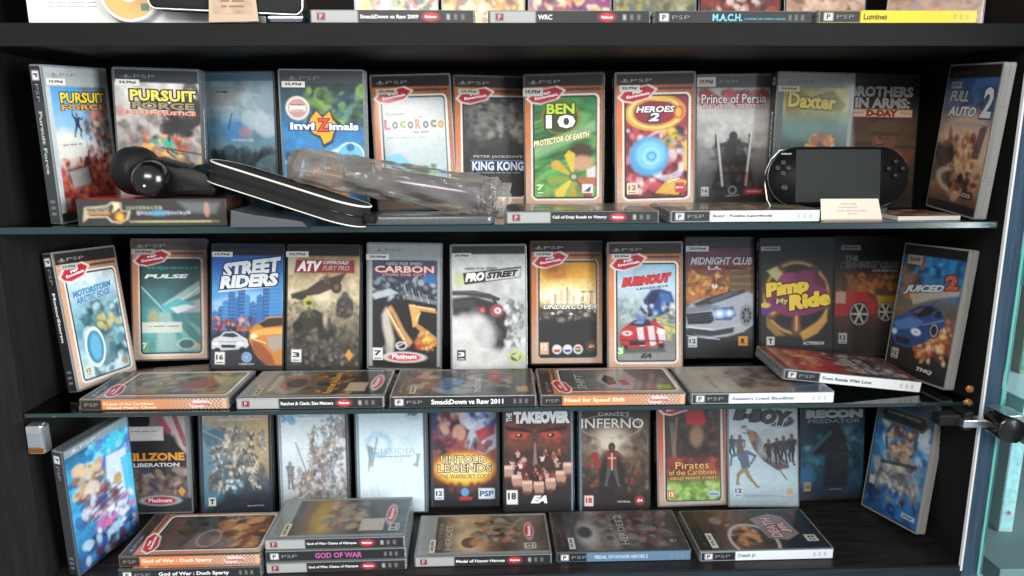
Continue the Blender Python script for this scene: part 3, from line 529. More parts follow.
@cover
def undercover():
    c = front().G('a8601c', 'c8841c', 'e8ac38', 'd8b878', '38342f', '1e1c1c', '282624', '1a1818'); c.E(.34, .24, .18, .14, 'a04a1c', .6, .08).E(.3, .22, .1, .06, '8c3c14', .5, .05).E(.42, .28, .08, .05, 'd87c2c', .6, .04)
    c.E(.5, .44, .42, .13, 'fff0b0', 1, .22).E(.46, .46, .26, .09, 'fffcea', 1, .12)
    for i, (u, h_) in enumerate(((.24, .03), (.3, .05), (.34, .07), (.39, .08), (.43, .11), (.47, .09), (.51, .13), (.55, .1), (.6, .06), (.66, .04), (.72, .05), (.8, .07), (.86, .09), (.9, .06))): c.Q(u-.02, .51-h_, u+.018, .53, ['d8b88c', 'f4e4c4', 'b8946c', 'e8d0a4'][i % 4], .9)
    for u in (.74, .84): c.L(u, .53, u, .42, .008, '5c3c1c', .9).E(u, .42, .04, .015, '5c3c1c', .8)
    c.Q(.1, .56, .93, .97, '1b1919').P([(.1, .56), (.93, .56), (.93, .63), (.5, .67), (.1, .63)], '3a342f', .9, .03).B((.12, .56, .93, .66), 60, ['8c8480', '2c2a2a', 'd8d0c8', '4c3c30', '6c5440'], .008, .03, .7, 6).P([(.3, .62), (.42, .6), (.52, .62), (.5, .68), (.34, .68)], '0e0e0e', .9, .02).E(.30, .60, .02, .012, 'fff').E(.56, .605, .02, .012, 'fff').E(.42, .655, .05, .03, 'a8a4a0', .5, .04).N(.15, 20, 3)
    c.t('NEED FOR SPEED', .55, .505, .44, .014, 'ddd').t('UNDERCOVER', .55, .545, .76, .038, 'e8e4dc', '2a2420', .05, sh=.35)
    c.Q(.12, .84, .24, .94, 'd8a888').t('12', .18, .88, .08, .05, 'f0e8e0')
    for u, a, b in ((.36, 'e8e4e4', 'b8343c'), (.51, 'd8d8e4', '2c4c94'), (.66, 'c83c3c', '3c7c4c')): c.E(u, .9, .065, .065, 'e4e0e0').P([(u-.055, .9), (u+.055, .9), (u+.03, .925), (u-.03, .925)], b).P([(u-.03, .875), (u+.03, .875), (u+.05, .895), (u-.05, .895)], a)
    c.E(.85, .875, .08, .08, '4c3420').t('EA', .85, .875, .08, .025, 'd0b080', sh=.3); return ess(c, 'c97a3e', 'b8aca4')
@cover
def burnout():
    c = front().G('84acca', '9cc0d8', 'b8ccd8', '8c9c94', '747676', '8c8c8e'); c.N(.12, 8, 5)
    for i in range(12): c.L(.1+.04*i, 1, .5+.03*i, .7, .008, 'b0b0b2', .35)
    c.B((.08, .46, .42, .64), 40, ['a8b8c4', '7c8c94', 'c8d4dc', '5c7c84'], .015, .05, .6, 3).B((.68, .54, .93, .78), 60, ['6c8c3c', 'a8b85c', '44603c', 'c8d080', 'd8b850'], .012, .04, .7, 9)
    for i in range(6): c.L(.66, .56+.02*i, .95, .5+.045*i, .008, 'e0dc90', .6)
    c.P([(.42, .54), (.48, .46), (.58, .38), (.70, .37), (.86, .40), (.90, .48), (.84, .56), (.70, .60), (.52, .60)], '1f3f78', 1, .03).P([(.52, .46), (.6, .40), (.7, .39), (.66, .47), (.56, .52)], '0e1c3c', .9, .02).P([(.7, .4), (.84, .42), (.86, .48), (.72, .5)], '3c68ac', .9, .02).E(.55, .57, .055, .05, '0c1224').E(.84, .53, .05, .06, '0c1224').E(.84, .53, .025, .03, '6c7484').L(.48, .5, .66, .56, .014, '6c9cdc', .8).B((.38, .5, .94, .64), 50, ['3c6cb0', '14244c', '8cb0d8', '5c6068', 'd8dce0'], .008, .03, .8, 3)
    c.P([(.14, .76), (.18, .70), (.30, .645), (.40, .62), (.54, .62), (.66, .65), (.76, .69), (.80, .76), (.76, .83), (.5, .86), (.22, .86), (.15, .82)], 'b42832', 1, .012).P([(.27, .665), (.35, .628), (.54, .625), (.6, .668), (.44, .685)], '1c2838', 1, .01).P([(.34, .655), (.38, .635), (.5, .632), (.46, .66)], '7c9cb8', .8, .01)
    c.P([(.38, .69), (.6, .675), (.78, .71), (.78, .80), (.60, .84), (.42, .84)], 'd8d0d4', .95, .012).P([(.47, .685), (.53, .68), (.57, .84), (.5, .845)], 'b02c34').P([(.62, .68), (.66, .685), (.7, .82), (.65, .83)], 'b02c34').L(.16, .79, .76, .80, .02, '5c1820', .9).Q(.28, .80, .5, .835, '1c1a1c').E(.25, .735, .065, .032, 'f0e8e0').E(.25, .735, .03, .018, '8c3c40').E(.71, .725, .05, .035, 'f4ece4').E(.2, .85, .06, .035, '141214').E(.72, .84, .05, .035, '141214').P([(.16, .86), (.74, .85), (.8, .89), (.2, .9)], '2c2828', .7, .03).E(.44, .625, .05, .025, '5c6cc8')
    c.t('BURNOUT', .52, .30, .7, .075, 'c8282c', '6c1418', .04, sh=.35, rot=-6, bold=.09).t('LEGENDS', .6, .362, .44, .016, '3c4448', rot=-6)
    c.Q(.1, .84, .21, .93, '6ca45c').t('3', .155, .88, .07, .05, 'f0f4ec'); c.t('EA', .51, .92, .16, .04, '2c3034', sh=.35, bold=.06); return ess(c, 'd8884c')
@cover
def midnightla():
    c = front().G('40243c', '6c3450', '8c5030', 'b06c38', '4c3c38', '24262c', '1c1e22'); c.N(.35, 9, 7)
    c.P([(.64, .27), (1, .24), (1, .48), (.64, .46)], '6c5438').B((.03, .29, .66, .48), 100, ['e0a040', '5c3424', 'c87838', '2c2220', 'f0c070', '8c4c2c'], .01, .035, .75, 3).E(.42, .41, .04, .03, 'f4f0d8').L(.42, .32, .42, .41, .015, '3c2c28').L(.02, .36, .64, .34, .01, '3c2820', .7)
    for i in range(7): c.L(.66, .28+i*.027, 1, .255+i*.034, .01, ['b08c5c', '4c3828'][i % 2], .8)
    c.P([(.0, .60), (.08, .555), (.22, .52), (.5, .485), (.72, .46), (.86, .45), (1, .48), (1, .74), (.86, .80), (.62, .84), (.34, .86), (.1, .82), (0, .76)], 'a4aab6', 1, .02)
    c.P([(.10, .56), (.3, .51), (.6, .46), (.84, .44), (.9, .46), (.66, .51), (.4, .56), (.2, .60)], '14161c', .95, .02).P([(.34, .53), (.66, .46), (.8, .455), (.58, .51), (.4, .55)], '5c6878', .7, .02).P([(.0, .60), (.3, .56), (.5, .58), (.3, .62), (0, .64)], '6c727e', .8, .02)
    c.P([(.0, .645), (.38, .625), (.42, .70), (.36, .73), (.03, .735)], '16171c', 1, .015)
    for i in range(3): c.L(.02, .665+.02*i, .38, .65+.022*i, .006, '5c6068', .7)
    c.P([(.40, .60), (.7, .585), (.74, .66), (.66, .70), (.44, .70)], '2c3038', 1, .02).E(.5, .645, .09, .065, 'd4e6ff', 1, .03).E(.64, .64, .075, .055, 'b8d4ff', 1, .03).E(.56, .645, .16, .10, '5c94e8', .45, .08).E(.5, .645, .035, .03, 'fff').E(.64, .64, .03, .028, 'fff')
    c.E(.9, .66, .10, .15, '101114', 1, .02).O(.9, .66, .085, .13, .025, '8c9098', .9)
    for a_ in range(0, 360, 45): c.L(.9, .66, .9+.07*math.cos(R(a_)), .66+.065*math.sin(R(a_)), .014, '8c9098', .9)
    c.P([(.02, .76), (.4, .79), (.72, .76), (.7, .81), (.36, .84), (.06, .82)], '1c1d22', .95, .02).L(.0, .755, .4, .78, .018, 'e0e4ec', .9).L(.4, .78, .8, .74, .014, 'c0c4cc', .8).L(.02, .83, .5, .865, .012, 'd0d4dc', .8)
    c.Q(0, .87, 1, 1, '1a1a1d').t('MIDNIGHT CLUB', .52, .195, .92, .065, 'd0d0d4', '3c1c2c', .05, sh=.25).Q(.1, .238, .9, .272, '7c2434').t('L.A.', .42, .254, .2, .032, 'd8d0d0', bold=.06).t('REMIX', .7, .254, .24, .022, '401018')
    age(c, '12', .1, .885, '222', 'c4d0dc', .13, .09); c.Q(.78, .84, .92, .92, 'd08c2c').t('R', .85, .88, .06, .045, '2c1c10', bold=.05); hdr(c, '141416', '484c50'); return c
@cover
def pimp():
    c = front().G('18171a', '1e1c1c', '1a1818', '141314'); c.N(.3, 8, 3)
    for k, cc in ((.49, '3c2c1c'), (.465, '8c6c3c'), (.445, 'c8a868'), (.425, '5c4020'), (.40, '2c1c14')): c.O(.5, .50, k, k*1.12, .022, cc, .9, .02)
    for a in (-125, -55, 10, 90, 150, -165):
        q, p = math.cos(R(a)), math.sin(R(a)); c.K(.5+.08*q, .50+.06*p, .08, .5+.41*q, .50+.27*p, .17, '4c3424', .9, .02).K(.5+.1*q, .50+.07*p, .03, .5+.40*q, .50+.26*p, .10, '8c5c34', .9, .02).L(.5+.12*q, .50+.09*p, .5+.40*q, .50+.27*p, .02, 'd8b070', .8, .02)
    c.P([(.08, .27), (.22, .23), (.32, .33), (.24, .37)], 'c8c888', .8, .03).P([(.66, .24), (.8, .26), (.76, .36), (.66, .34)], '3c1430', .8, .03).P([(.55, .80), (.8, .70), (.93, .62), (.93, .70), (.8, .80), (.6, .86)], 'c09444', .85, .03).P([(.08, .66), (.2, .74), (.34, .82), (.2, .82), (.08, .74)], 'a8803c', .7, .03)
    c.E(.42, .36, .19, .13, '8c2c60', .95, .02).E(.62, .34, .15, .13, '742450', .95, .02).E(.82, .40, .1, .12, '5c2040', .9, .02).P([(.05, .46), (.5, .34), (.95, .44), (.95, .58), (.7, .64), (.4, .66), (.12, .60)], '7c2458', .95, .02).E(.05, .60, .1, .07, '4c3080', .9, .03).E(.28, .535, .14, .05, '40286c', .9, .03).E(.06, .56, .07, .035, 'd8c03c', .9, .02)
    c.t('Pimp', .37, .425, .62, .15, 'e0c43c', '4c3410', .07, sh=.1, rot=-8, bold=.07).t('My', .3, .53, .18, .055, 'c8b860', '401c48', .06, sh=.1, rot=-6).t('Ride', .68, .52, .60, .13, 'e0c43c', '4c3410', .07, sh=.1, rot=-8, bold=.07)
    c.Q(.08, .83, .19, .9, 'c8c8c4').t('T', .135, .865, .06, .045, '222', bold=.08).t('ACTIVISION', .74, .885, .3, .028, 'b8b8b4'); hdr(c, '141516', '2c2e30', .07); return c
@cover
def dub():
    c = front().G('121213', '161414', '4c2c1c', '5a2c1c', '241c1a', '151415'); c.N(.4, 7, 7)
    c.B((.1, .33, 1, .48), 30, ['8c5428', '5c3418', '2c1c14', 'a8743c'], .03, .08, .7, 6).P([(0, .5), (.2, .46), (.45, .48), (.6, .56), (.58, .66), (0, .68)], '8c1e22', 1, .03).P([(.6, .5), (.9, .5), (1, .6), (.9, .64), (.66, .62)], '8c6c20', 1, .03)
    for u, v, s_ in ((.36, .66, .15), (.74, .64, .12)):
        c.E(u, v, s_, s_*1.2, '16140f', 1, .02)
        for a in range(0, 360, 60): c.L(u, v, u+s_*.8*math.cos(R(a)), v+s_*.6*math.sin(R(a)), .025, 'a8a4a0', .9)
        c.O(u, v, s_*.85, s_, .02, '8c8884', .8)
    c.Q(.02, .47, .16, .57, 'a08478').t('MIDNIGHT CLUB', .5, .235, .84, .05, '2a2a2c', '8c8c8c', .04, sh=.25).t('THE', .24, .18, .2, .04, '8c8c8c', sh=.2).t('DUB EDITION', .72, .285, .36, .02, '8c8c8c')
    age(c, '12', .13, .87, '1c1c1c', '9c9c98', .12, .09); hdr(c, '131314', '2c2e30', .07); return c
@cover
def juiced():
    c = front().G('1c2a3c', '1f5484', '2a6ea0', '5c5c5c', '6c5444', '3c2c28', '201c1d', '1a1819'); c.N(.4, 8, 9)
    c.B((.2, .08, 1, .2), 50, ['1f64a0', '2c80bc', '143c64', '4c9ccc'], .03, .09, .6, 1).B((0, .10, .36, .4), 60, ['1c2026', '2c3038', '3c3c44', '8c5c3c', '5c6068'], .015, .06, .7, 2).P([(.2, .38), (.6, .33), (.98, .28), (.98, .33), (.6, .39), (.3, .46)], 'b0a89c', .8, .03)
    c.E(.72, .66, .28, .2, 'b8643a', .7, .14).B((.46, .52, 1, .86), 130, ['e8a05c', 'c86434', 'f0c88c', '8c3424', '6c3c34', 'f4dcb0', '4c2c28'], .012, .05, .7, 5)
    c.P([(.0, .66), (.03, .60), (.14, .55), (.30, .49), (.44, .45), (.62, .43), (.76, .46), (.84, .52), (.84, .58), (.72, .66), (.56, .74), (.34, .80), (.12, .80), (.02, .74)], '24467c', 1, .015).P([(.26, .525), (.40, .465), (.58, .445), (.68, .46), (.60, .515), (.44, .55)], '0c121c', 1, .01).P([(.3, .52), (.42, .475), (.5, .465), (.4, .52)], '4c6484', .7, .015).P([(.70, .465), (.77, .48), (.78, .52), (.66, .52)], '0c121c', 1, .01)
    c.P([(.02, .63), (.26, .56), (.52, .57), (.42, .64), (.1, .68)], '4c78b8', .9, .03).E(.42, .665, .08, .045, 'e8ecf4', .95, .025).E(.42, .665, .03, .02, '8ca8d0', .9).E(.06, .70, .045, .04, 'c0d0e0', .9, .02).P([(.1, .73), (.36, .73), (.32, .78), (.12, .78)], '0e1420', .95, .015).E(.70, .62, .085, .11, '0e1014', 1, .02).O(.70, .62, .055, .075, .02, '8c94a0', .9).L(.5, .60, .82, .53, .012, '8cb0dc', .7)
    c.t('JUICED', .42, .33, .66, .07, 'c0c4cc', '1c2430', .05, sh=.35, rot=-8, bold=.06).t('2', .84, .245, .2, .11, 'b8543c', '3c2020', .05, rot=-8, bold=.06).t('THQ', .66, .94, .26, .035, 'c8c4c0', sh=.3, bold=.05)
    age(c, '12', .13, .87, '222', 'a8a8a4', .12, .08); hdr(c, '141414', '2c2c2c', .075); return c
# ---- lower shelf, standing
@cover
def anime():
    c = front().G('1c3c54', '2c88b8', '38a4d4', '3c98c8', '2c6ca0', '1c3c60'); c.N(.4, 8, 3)
    c.E(.7, .1, .3, .2, '34c0d4', .9, .03).B((.3, .04, 1, .3), 20, ['4cc8dc', '88dcec', '2c6cc0', '5c60b0'], .04, .1, .7, 2).P([(.6, .22), (.92, .24), (.98, .8), (.7, .86), (.55, .5)], 'd0dcec', .9, .04).P([(.82, .3), (1, .3), (1, .9), (.88, .9)], '3cb8e0', .9, .03)
    c.B((.08, .2, .5, .45), 26, ['b89468', '8c6c4c', 'd0b48c', '1c4470'], .04, .1, .8, 4).E(.33, .41, .12, .12, 'd8c8bc', .8, .04).B((.1, .45, .7, .65), 26, ['7c3040', '2c4c8c', 'c8ccd8', '3c3c4c', 'a8445c'], .04, .1, .7, 5)
    c.B((.3, .62, .95, .8), 24, ['c86c9c', 'e0e0e8', '3c88c0', '6c4c8c'], .03, .08, .8, 6).B((.1, .8, 1, 1), 34, ['2c4c94', '3c80b4', 'a8c4d4', '6c2c44', '1c2c50'], .04, .1, .8, 7).E(.74, .45, .07, .08, 'b8943c', .9, .03)
    for i in range(3): c.L(.3, .56+i*.05, .8, .5+i*.05, .025, ['38343c', '5c2c3c', '4c4c54'][i], .7)
    c.Q(0, 0, 1, .06, '7c8c94'); psp(c, v=.03, fg='c8d0d4'); return c
@cover
def killzone():
    c = front().G('6c6466', '8c8080', '3c3638', '201e22', '48403e', '6a5a50', '3c3c40'); c.N(.4, 7, 2)
    c.P([(.62, .12), (.96, .12), (.96, .5), (.8, .4)], 'b8a8a8', .9, .04).L(.78, .13, .95, .42, .07, '8c2c38', .8).L(.6, .2, .72, .3, .08, 'a84050', .8).P([(.1, .36), (.8, .34), (.9, .5), (.9, .62), (.1, .62)], '262226', .9, .05).E(.3, .2, .16, .18, '16141a', 1, .03)
    c.B((.1, .62, .95, .84), 40, ['6c5c58', '2c2c34', 'a89488', '3c4458', '8c7c74'], .03, .09, .7, 6)
    c.Q(.12, .26, .64, .38, 'c4c4c0').t('- --- ---- ---', .36, .3, .36, .01, '888').t('KILLZONE', .5, .52, .86, .07, 'd09038', bold=.05).t('LIBERATION', .52, .59, .66, .035, 'c4c8cc')
    c.P([(.86, .78), (.92, .82), (.87, .87), (.81, .82)], 'c89040'); plat(c, '7c8488', False); c.Q(0, .88, 1, 1, '2c3438').E(.55, .9, .3, .075, 'a8b8c0').E(.55, .9, .24, .06, 'a83444').t('Platinum', .55, .897, .34, .036, 'e8d8dc'); return c
@cover
def fftactics():
    c = front().G('8c8880', 'a89c84', '8c8474', '6c6c68', '48525c', '28323e', '141c28'); c.N(.4, 9, 3)
    c.P([(0, .2), (.4, .3), (.3, .85), (0, .95)], '4c7c94', .7, .12).P([(.6, .1), (1, .1), (1, .7), (.7, .5)], 'b89c6c', .6, .15)
    r = random.Random(8)
    for i in range(46):
        v = .3+.48*i/46; u = r.uniform(.16, .9); k = ['5c564e', '8c8478', 'a89c88', '34363a', '44505c', 'c8bca8', '6c7c88']
        c.Z(u, v, .22, [(x+r.uniform(-.14, .14), y+r.uniform(-.25, .1)) for x, y in STAND], r.choice(k), r.choice(k), r.choice(k), a=.8)
    c.B((.12, .26, .92, .8), 130, ['5c564e', '8c8478', 'c8bca8', '34363a', '44505c', 'd8d0c4', '6c7c88'], .008, .035, .6, 5); c.P([(.02, .3), (.2, .26), (.36, .3), (.3, .4), (.1, .42)], '3c5c70', .8, .03).L(.04, .28, .3, .36, .02, '7c9cac', .7).P([(.1, .66), (.3, .58), (.3, .7), (.12, .8)], '26343f', .8, .05)
    c.E(.46, .76, .13, .1, '34505c', .9, .03).B((.34, .7, .58, .82), 30, ['a8bcc8', '24343e', '5c7c8c', 'd0dce0'], .01, .03, .8, 9)
    c.Q(.28, .13, .9, .2, 'c8c0b4', .6).t('FINAL FANTASY TACTICS', .6, .165, .6, .045, '3c3836', bold=-.01).Q(.1, .85, .2, .92, 'c4c8c8').t('T', .15, .885, .06, .045, '222', bold=.08).t('SQUARE ENIX', .76, .93, .24, .014, 'aab'); hdr(c, '8e9498', '555c60', .05).Q(0, 0, .04, 1, '1c2a38').Q(.96, 0, 1, 1, '1c2a38'); return c
@cover
def dissidia():
    c = front().G('ccdce4', 'd0dce2', 'ccd8de', 'bcc6cc', 'a8b0b4'); c.N(.08, 5, 3); r = random.Random(2)
    k = ['6c6664', '8c8890', 'a89c94', '4c4c54', '5c5464', '9c8468', '7c7c84']
    for u, v, n, q in ((.78, .26, 6, .26), (.7, .42, 12, .22), (.66, .6, 16, .24), (.5, .78, 20, .24), (.75, .84, 16, .24)):
        for _ in range(n): c.Z(u+r.uniform(-.22, .18), v+r.uniform(-.09, .09), q, [(x+r.uniform(-.15, .15), y+r.uniform(-.25, .1)) for x, y in STAND], r.choice(k), r.choice(k), r.choice(k), a=.65)
    c.B((.42, .46, .95, .96), 130, k+['d4ccc8', 'e0e4e8'], .008, .035, .7, 4).B((.2, .72, .7, .98), 90, k+['c8c8cc'], .008, .035, .7, 5).B((.62, .16, .95, .5), 60, k+['c8c4b8'], .008, .035, .65, 6)
    c.Z(.15, .70, .4, ((-.1, -.2), (-.02, -.42), (.1, -.16), (.12, .02), (-.05, .24), (-.07, .48), (.06, .24), (.08, .5)), '7c7c80', '6c6c70', '5c5c64', a=.85)
    c.L(.42, .34, .56, .58, .015, '8c5c5c', .8).L(.24, .42, .40, .70, .02, '7c6468', .7).L(.5, .56, .9, .48, .012, '6c6c74', .7)
    c.B((.04, .10, .24, .24), 24, ['4c90b8', '7cb0cc', '3c7ca4'], .012, .045, .8, 8).t('DISSIDIA', .46, .15, .46, .036, '5c7480', bold=0).t('FINAL FANTASY', .46, .192, .42, .022, '6c7c84', bold=0); c.Q(0, 0, 1, .05, '8ca0ac').Q(0, 0, .04, 1, '8296a4').Q(.965, 0, 1, 1, '3c4c58'); return c
@cover
def dissidia012():
    c = front().G('b8ccd8', 'c4d8e2', 'cce0ea', 'd4e6ee', 'd8e8f0'); c.O(.32, .42, .16, .15, .06, '8cb8d4', .7, .06).E(.75, .4, .09, .07, 'a4c4d8', .5, .1)
    c.P([(.15, .42), (.24, .44), (.22, .56), (.16, .66), (.17, .54)], '7c8c94', .9, .02).P([(.86, .5), (.92, .5), (.88, .62), (.8, .6), (.86, .57)], '7c8c94', .8, .02).L(.3, .36, .22, .6, .03, '6c7c88', .7)
    c.t('DISSIDIA', .54, .475, .62, .05, '5c6c78', bold=-.03).t('012', .56, .55, .2, .04, '8c9ca4', bold=-.03).t('DUODECIM FINAL FANTASY', .55, .52, .5, .012, '7c8c94').E(.82, .17, .12, .07, '9cb8c4', .7, .03).t('PSP', .82, .165, .14, .025, '44545c'); c.Q(0, 0, .04, 1, '7c94a4').Q(.965, 0, 1, 1, '34465c').Q(0, 0, 1, .05, '8ca4b4'); return c
@cover
def untold():
    c = front().G('28304c', '3c3c64', '4c5080', '6c4c3c', '8c4c24', '2c1c20', '14141c'); c.N(.4, 6, 4)
    c.B((.05, .12, .5, .5), 26, ['7c2c34', '5c2028', '2c3460', 'a84c50', 'c8a48c'], .05, .11, .8, 3).E(.42, .33, .14, .13, '3c2420', 1, .03).E(.42, .37, .1, .12, 'c0907c', 1, .03)
    c.P([(.5, .5), (.6, .3), (.8, .24), (.98, .3), (.96, .5), (.8, .56)], 'b8c0d0', .9, .04).P([(.65, .36), (.95, .28), (.95, .38), (.72, .46)], 'a82c34', .95, .03).B((.5, .12, 1, .3), 16, ['34509c', '5c78b8', '2c3464', 'd0d4e0'], .05, .1, .7, 5).B((.05, .45, .9, .56), 12, ['6c2430', '8c4c4c', '2c2434'], .05, .09, .8, 6)
    c.E(.5, .68, .46, .25, 'c88824', 1, .05).E(.5, .68, .4, .2, 'e8c048', 1, .06).E(.5, .67, .34, .14, 'f4e4a0', .7, .1)
    c.t('UNTOLD', .48, .6, .66, .065, 'e8dcc0', '3c2818', .06, bold=0).t('LEGENDS', .5, .675, .78, .065, 'e8dcc0', '3c2818', .06, bold=0).t("THE WARRIOR'S CODE", .5, .745, .74, .04, '6c2c20', 'e8c878', .03, bold=0)
    for u in (.3, .42, .6, .7): c.E(u, .84, .045, .075, '5c3428', .9, .03)
    age(c, '12', .12, .895, '222', 'd0dce4', .13, .095); c.E(.5, .88, .06, .06, '5c9cd0', .9).Q(.42, .92, .6, .95, 'b02c34').Q(.7, .85, .94, .94, 'c8d8e4').t('PSP', .82, .895, .2, .05, '3c5c80'); c.Q(0, 0, .03, 1, '2c3c50').Q(.97, 0, 1, 1, '2c3c50').Q(0, 0, 1, .05, '3c4c5c'); return c
@cover
def takeover():
    c = front().G('2a2622', '3c342c', '4c3828', '38241c', '381c1c', '241416', '161218'); c.N(.4, 8, 7)
    c.P([(.1, .24), (.9, .24), (.98, .36), (.9, .5), (.5, .46), (.1, .5), (.02, .36)], '6c3428', .6, .08).B((.05, .24, .95, .42), 50, ['5c2c20', '8c4434', '3c2018', '74402c'], .03, .08, .5, 4, .04)
    for u, d in ((.22, 1), (.68, -1)): c.P([(u-.15, .345+.012*d), (u-.05, .315+.0*d), (u+.1, .32), (u+.16, .345-.012*d), (u+.08, .385), (u-.08, .385)], 'b0402e', .95, .02).E(u, .355, .05, .035, '1c0c0c').E(u-.01, .35, .015, .012, 'f0d0b0')
    c.P([(.02, .27), (.4, .315), (.42, .335), (.02, .31)], '1c0e0a', .9, .015).P([(.92, .27), (.5, .315), (.48, .335), (.92, .31)], '1c0e0a', .9, .015).P([(.42, .33), (.48, .33), (.5, .42), (.4, .42)], '4c2820', .8, .03)
    c.K(.45, .42, .02, .45, .6, .06, '8c7c7c', .7)
    r = random.Random(5)
    for _ in range(30):
        u, v = r.uniform(.1, .86), r.uniform(.52, .74); k1 = r.choice(['a03028', 'c8a09c', '5c1c1c', 'e0c8c4', '2c1414', '7c2824', 'b88c80'])
        c.Z(u, v, .17, [(x+r.uniform(-.08, .08), y+r.uniform(-.25, .05)) for x, y in STAND], r.choice(['b88470', '6c4438', '8c5c4c']), k1, r.choice(['2c1414', '401818', '1c1416']))
    for u, v in zip((.05, .18, .33, .5, .67, .82, .93), (.66, .74, .79, .80, .77, .71, .64)):
        c.P([(u-.08, v-.01), (u-.05, v-.045), (u+.05, v-.05), (u+.085, v), (u+.06, v+.05), (u-.05, v+.05)], 'b08878', .95, .02)
        for i in range(4): c.E(u-.055+.036*i, v-.035, .02, .03, 'd8b4a4', .95, .01)
        c.E(u, v+.055, .06, .03, '5c342c', .8, .03)
    c.t('THE', .075, .2, .13, .05, 'e8e8e8', rot=-90).t('TAKEOVER', .55, .2, .82, .11, 'e8e8e8', bold=.08); c.Q(.03, .82, .19, .94, 'dce0e0').t('18', .11, .87, .12, .06, '222', bold=.04).t('EA', .5, .9, .24, .065, 'f0f0f0', sh=.35, bold=.06); c.Q(.975, 0, 1, 1, '6c8ca4').Q(0, 0, 1, .05, '3c4c5c'); return c
@cover
def inferno():
    c = front().G('201e1e', '2c2624', '5c4c40', '6c5444', '3c2c24', '201816', '141214'); c.N(.5, 10, 5).E(.45, .40, .25, .22, 'c4b8a8', .8, .2)
    c.B((.0, .36, 1, .84), 190, ['4c3c30', '2c201c', '6c5644', '8c7460', '1c1614', '3c2e26'], .012, .05, .55, 3)
    c.E(.46, .40, .17, .14, 'd0c4b4', .5, .15)
    for u, v in ((.14, .62), (.86, .66), (.76, .76), (.24, .78)): c.Z(u, v, .2, STAND, '6c4c3c', '7c2428', '3c2420', a=.8)
    c.P([(.34, .5), (.6, .5), (.7, .84), (.58, .9), (.36, .9), (.26, .82)], '1c1614', .9, .03)
    c.Z(.47, .60, .62, ((-.26, -.14), (-.30, .06), (.26, -.16), (.36, -.06), (-.09, .24), (-.15, .46), (.10, .22), (.15, .46)), '34302e', '7c2226', '4c4a4e', '5c4438')
    c.E(.47, .445, .05, .065, '242120', 1, .015).E(.47, .455, .025, .03, '4c4642', .9).L(.47, .5, .47, .64, .02, 'd0b8a0', .8).L(.42, .54, .52, .54, .018, 'd0b8a0', .8).K(.22, .52, .1, .27, .6, .08, '8c2428').K(.72, .66, .025, .95, .34, .02, '5c4c3c').P([(.9, .3), (.98, .36), (.96, .46), (.92, .38), (.86, .36)], '3c342c', .9)
    c.O(.45, .27, .44, .16, .012, '9c9488', .7, .01).Q(.0, .36, .0, .4, '000').t("DANTE'S", .5, .165, .44, .03, 'b8b4ac', bold=0).t('INFERNO', .48, .245, .9, .085, 'd0ccc4', '2c2824', .03, bold=.015)
    c.Q(.07, .86, .2, .95, 'd8c4c4').t('18', .135, .9, .09, .05, 'b0303c', bold=.05).E(.87, .9, .07, .07, '8c2c34').t('EA', .87, .9, .08, .025, 'e8e0e0', sh=.3).t('VISCERAL', .64, .91, .2, .016, 'a8a8a4'); c.Q(0, 0, .035, 1, '5c7488').Q(0, 0, 1, .05, '2c3438'); return c
@cover
def pirates():
    c = front().G('4c5c5c', '3c4a4c', '38302c', '382420', '4c2420', '7c3c2c', '6c9048', '8cb858'); c.N(.35, 6, 6)
    c.E(.58, .42, .26, .32, '251d1b', .95, .04).B((.3, .2, .9, .6), 40, ['2c2220', '3c302c', '1c1616', '5c4438'], .03, .08, .8, 3).P([(.42, .2), (.5, .16), (.66, .17), (.72, .28), (.66, .33), (.42, .3)], 'a82430', 1, .03).E(.57, .41, .1, .15, '8c6c58', .9, .06)
    c.L(.2, .3, .24, .6, .06, '5c6468', .8).L(.28, .25, .22, .62, .04, '8c6444', .7).B((.1, .6, .9, .74), 20, ['8c3428', '5c2420', 'b05038'], .05, .1, .6, 5)
    c.t('Pirates', .5, .66, .5, .06, 'e0c070', '5c1c18', .05, bold=0).t('of the Caribbean', .5, .72, .7, .045, 'e0c070', '5c1c18', .05, bold=0).t("DEAD MAN'S CHEST", .52, .77, .7, .024, 'c8a060', '4c1814', .03).B((.1, .82, .93, .96), 40, ['9cc468', '6c9440', 'b8d488', '4c7434'], .03, .08, .7, 6)
    c.Q(.13, .87, .23, .94, 'c87848').t('12', .18, .905, .07, .04, 'f0e8d8').E(.82, .915, .09, .05, 'a8c4d0').t('Disney', .82, .915, .12, .02, '345'); return ess(c, 'b85c3c', 'b8b8b8', '444')
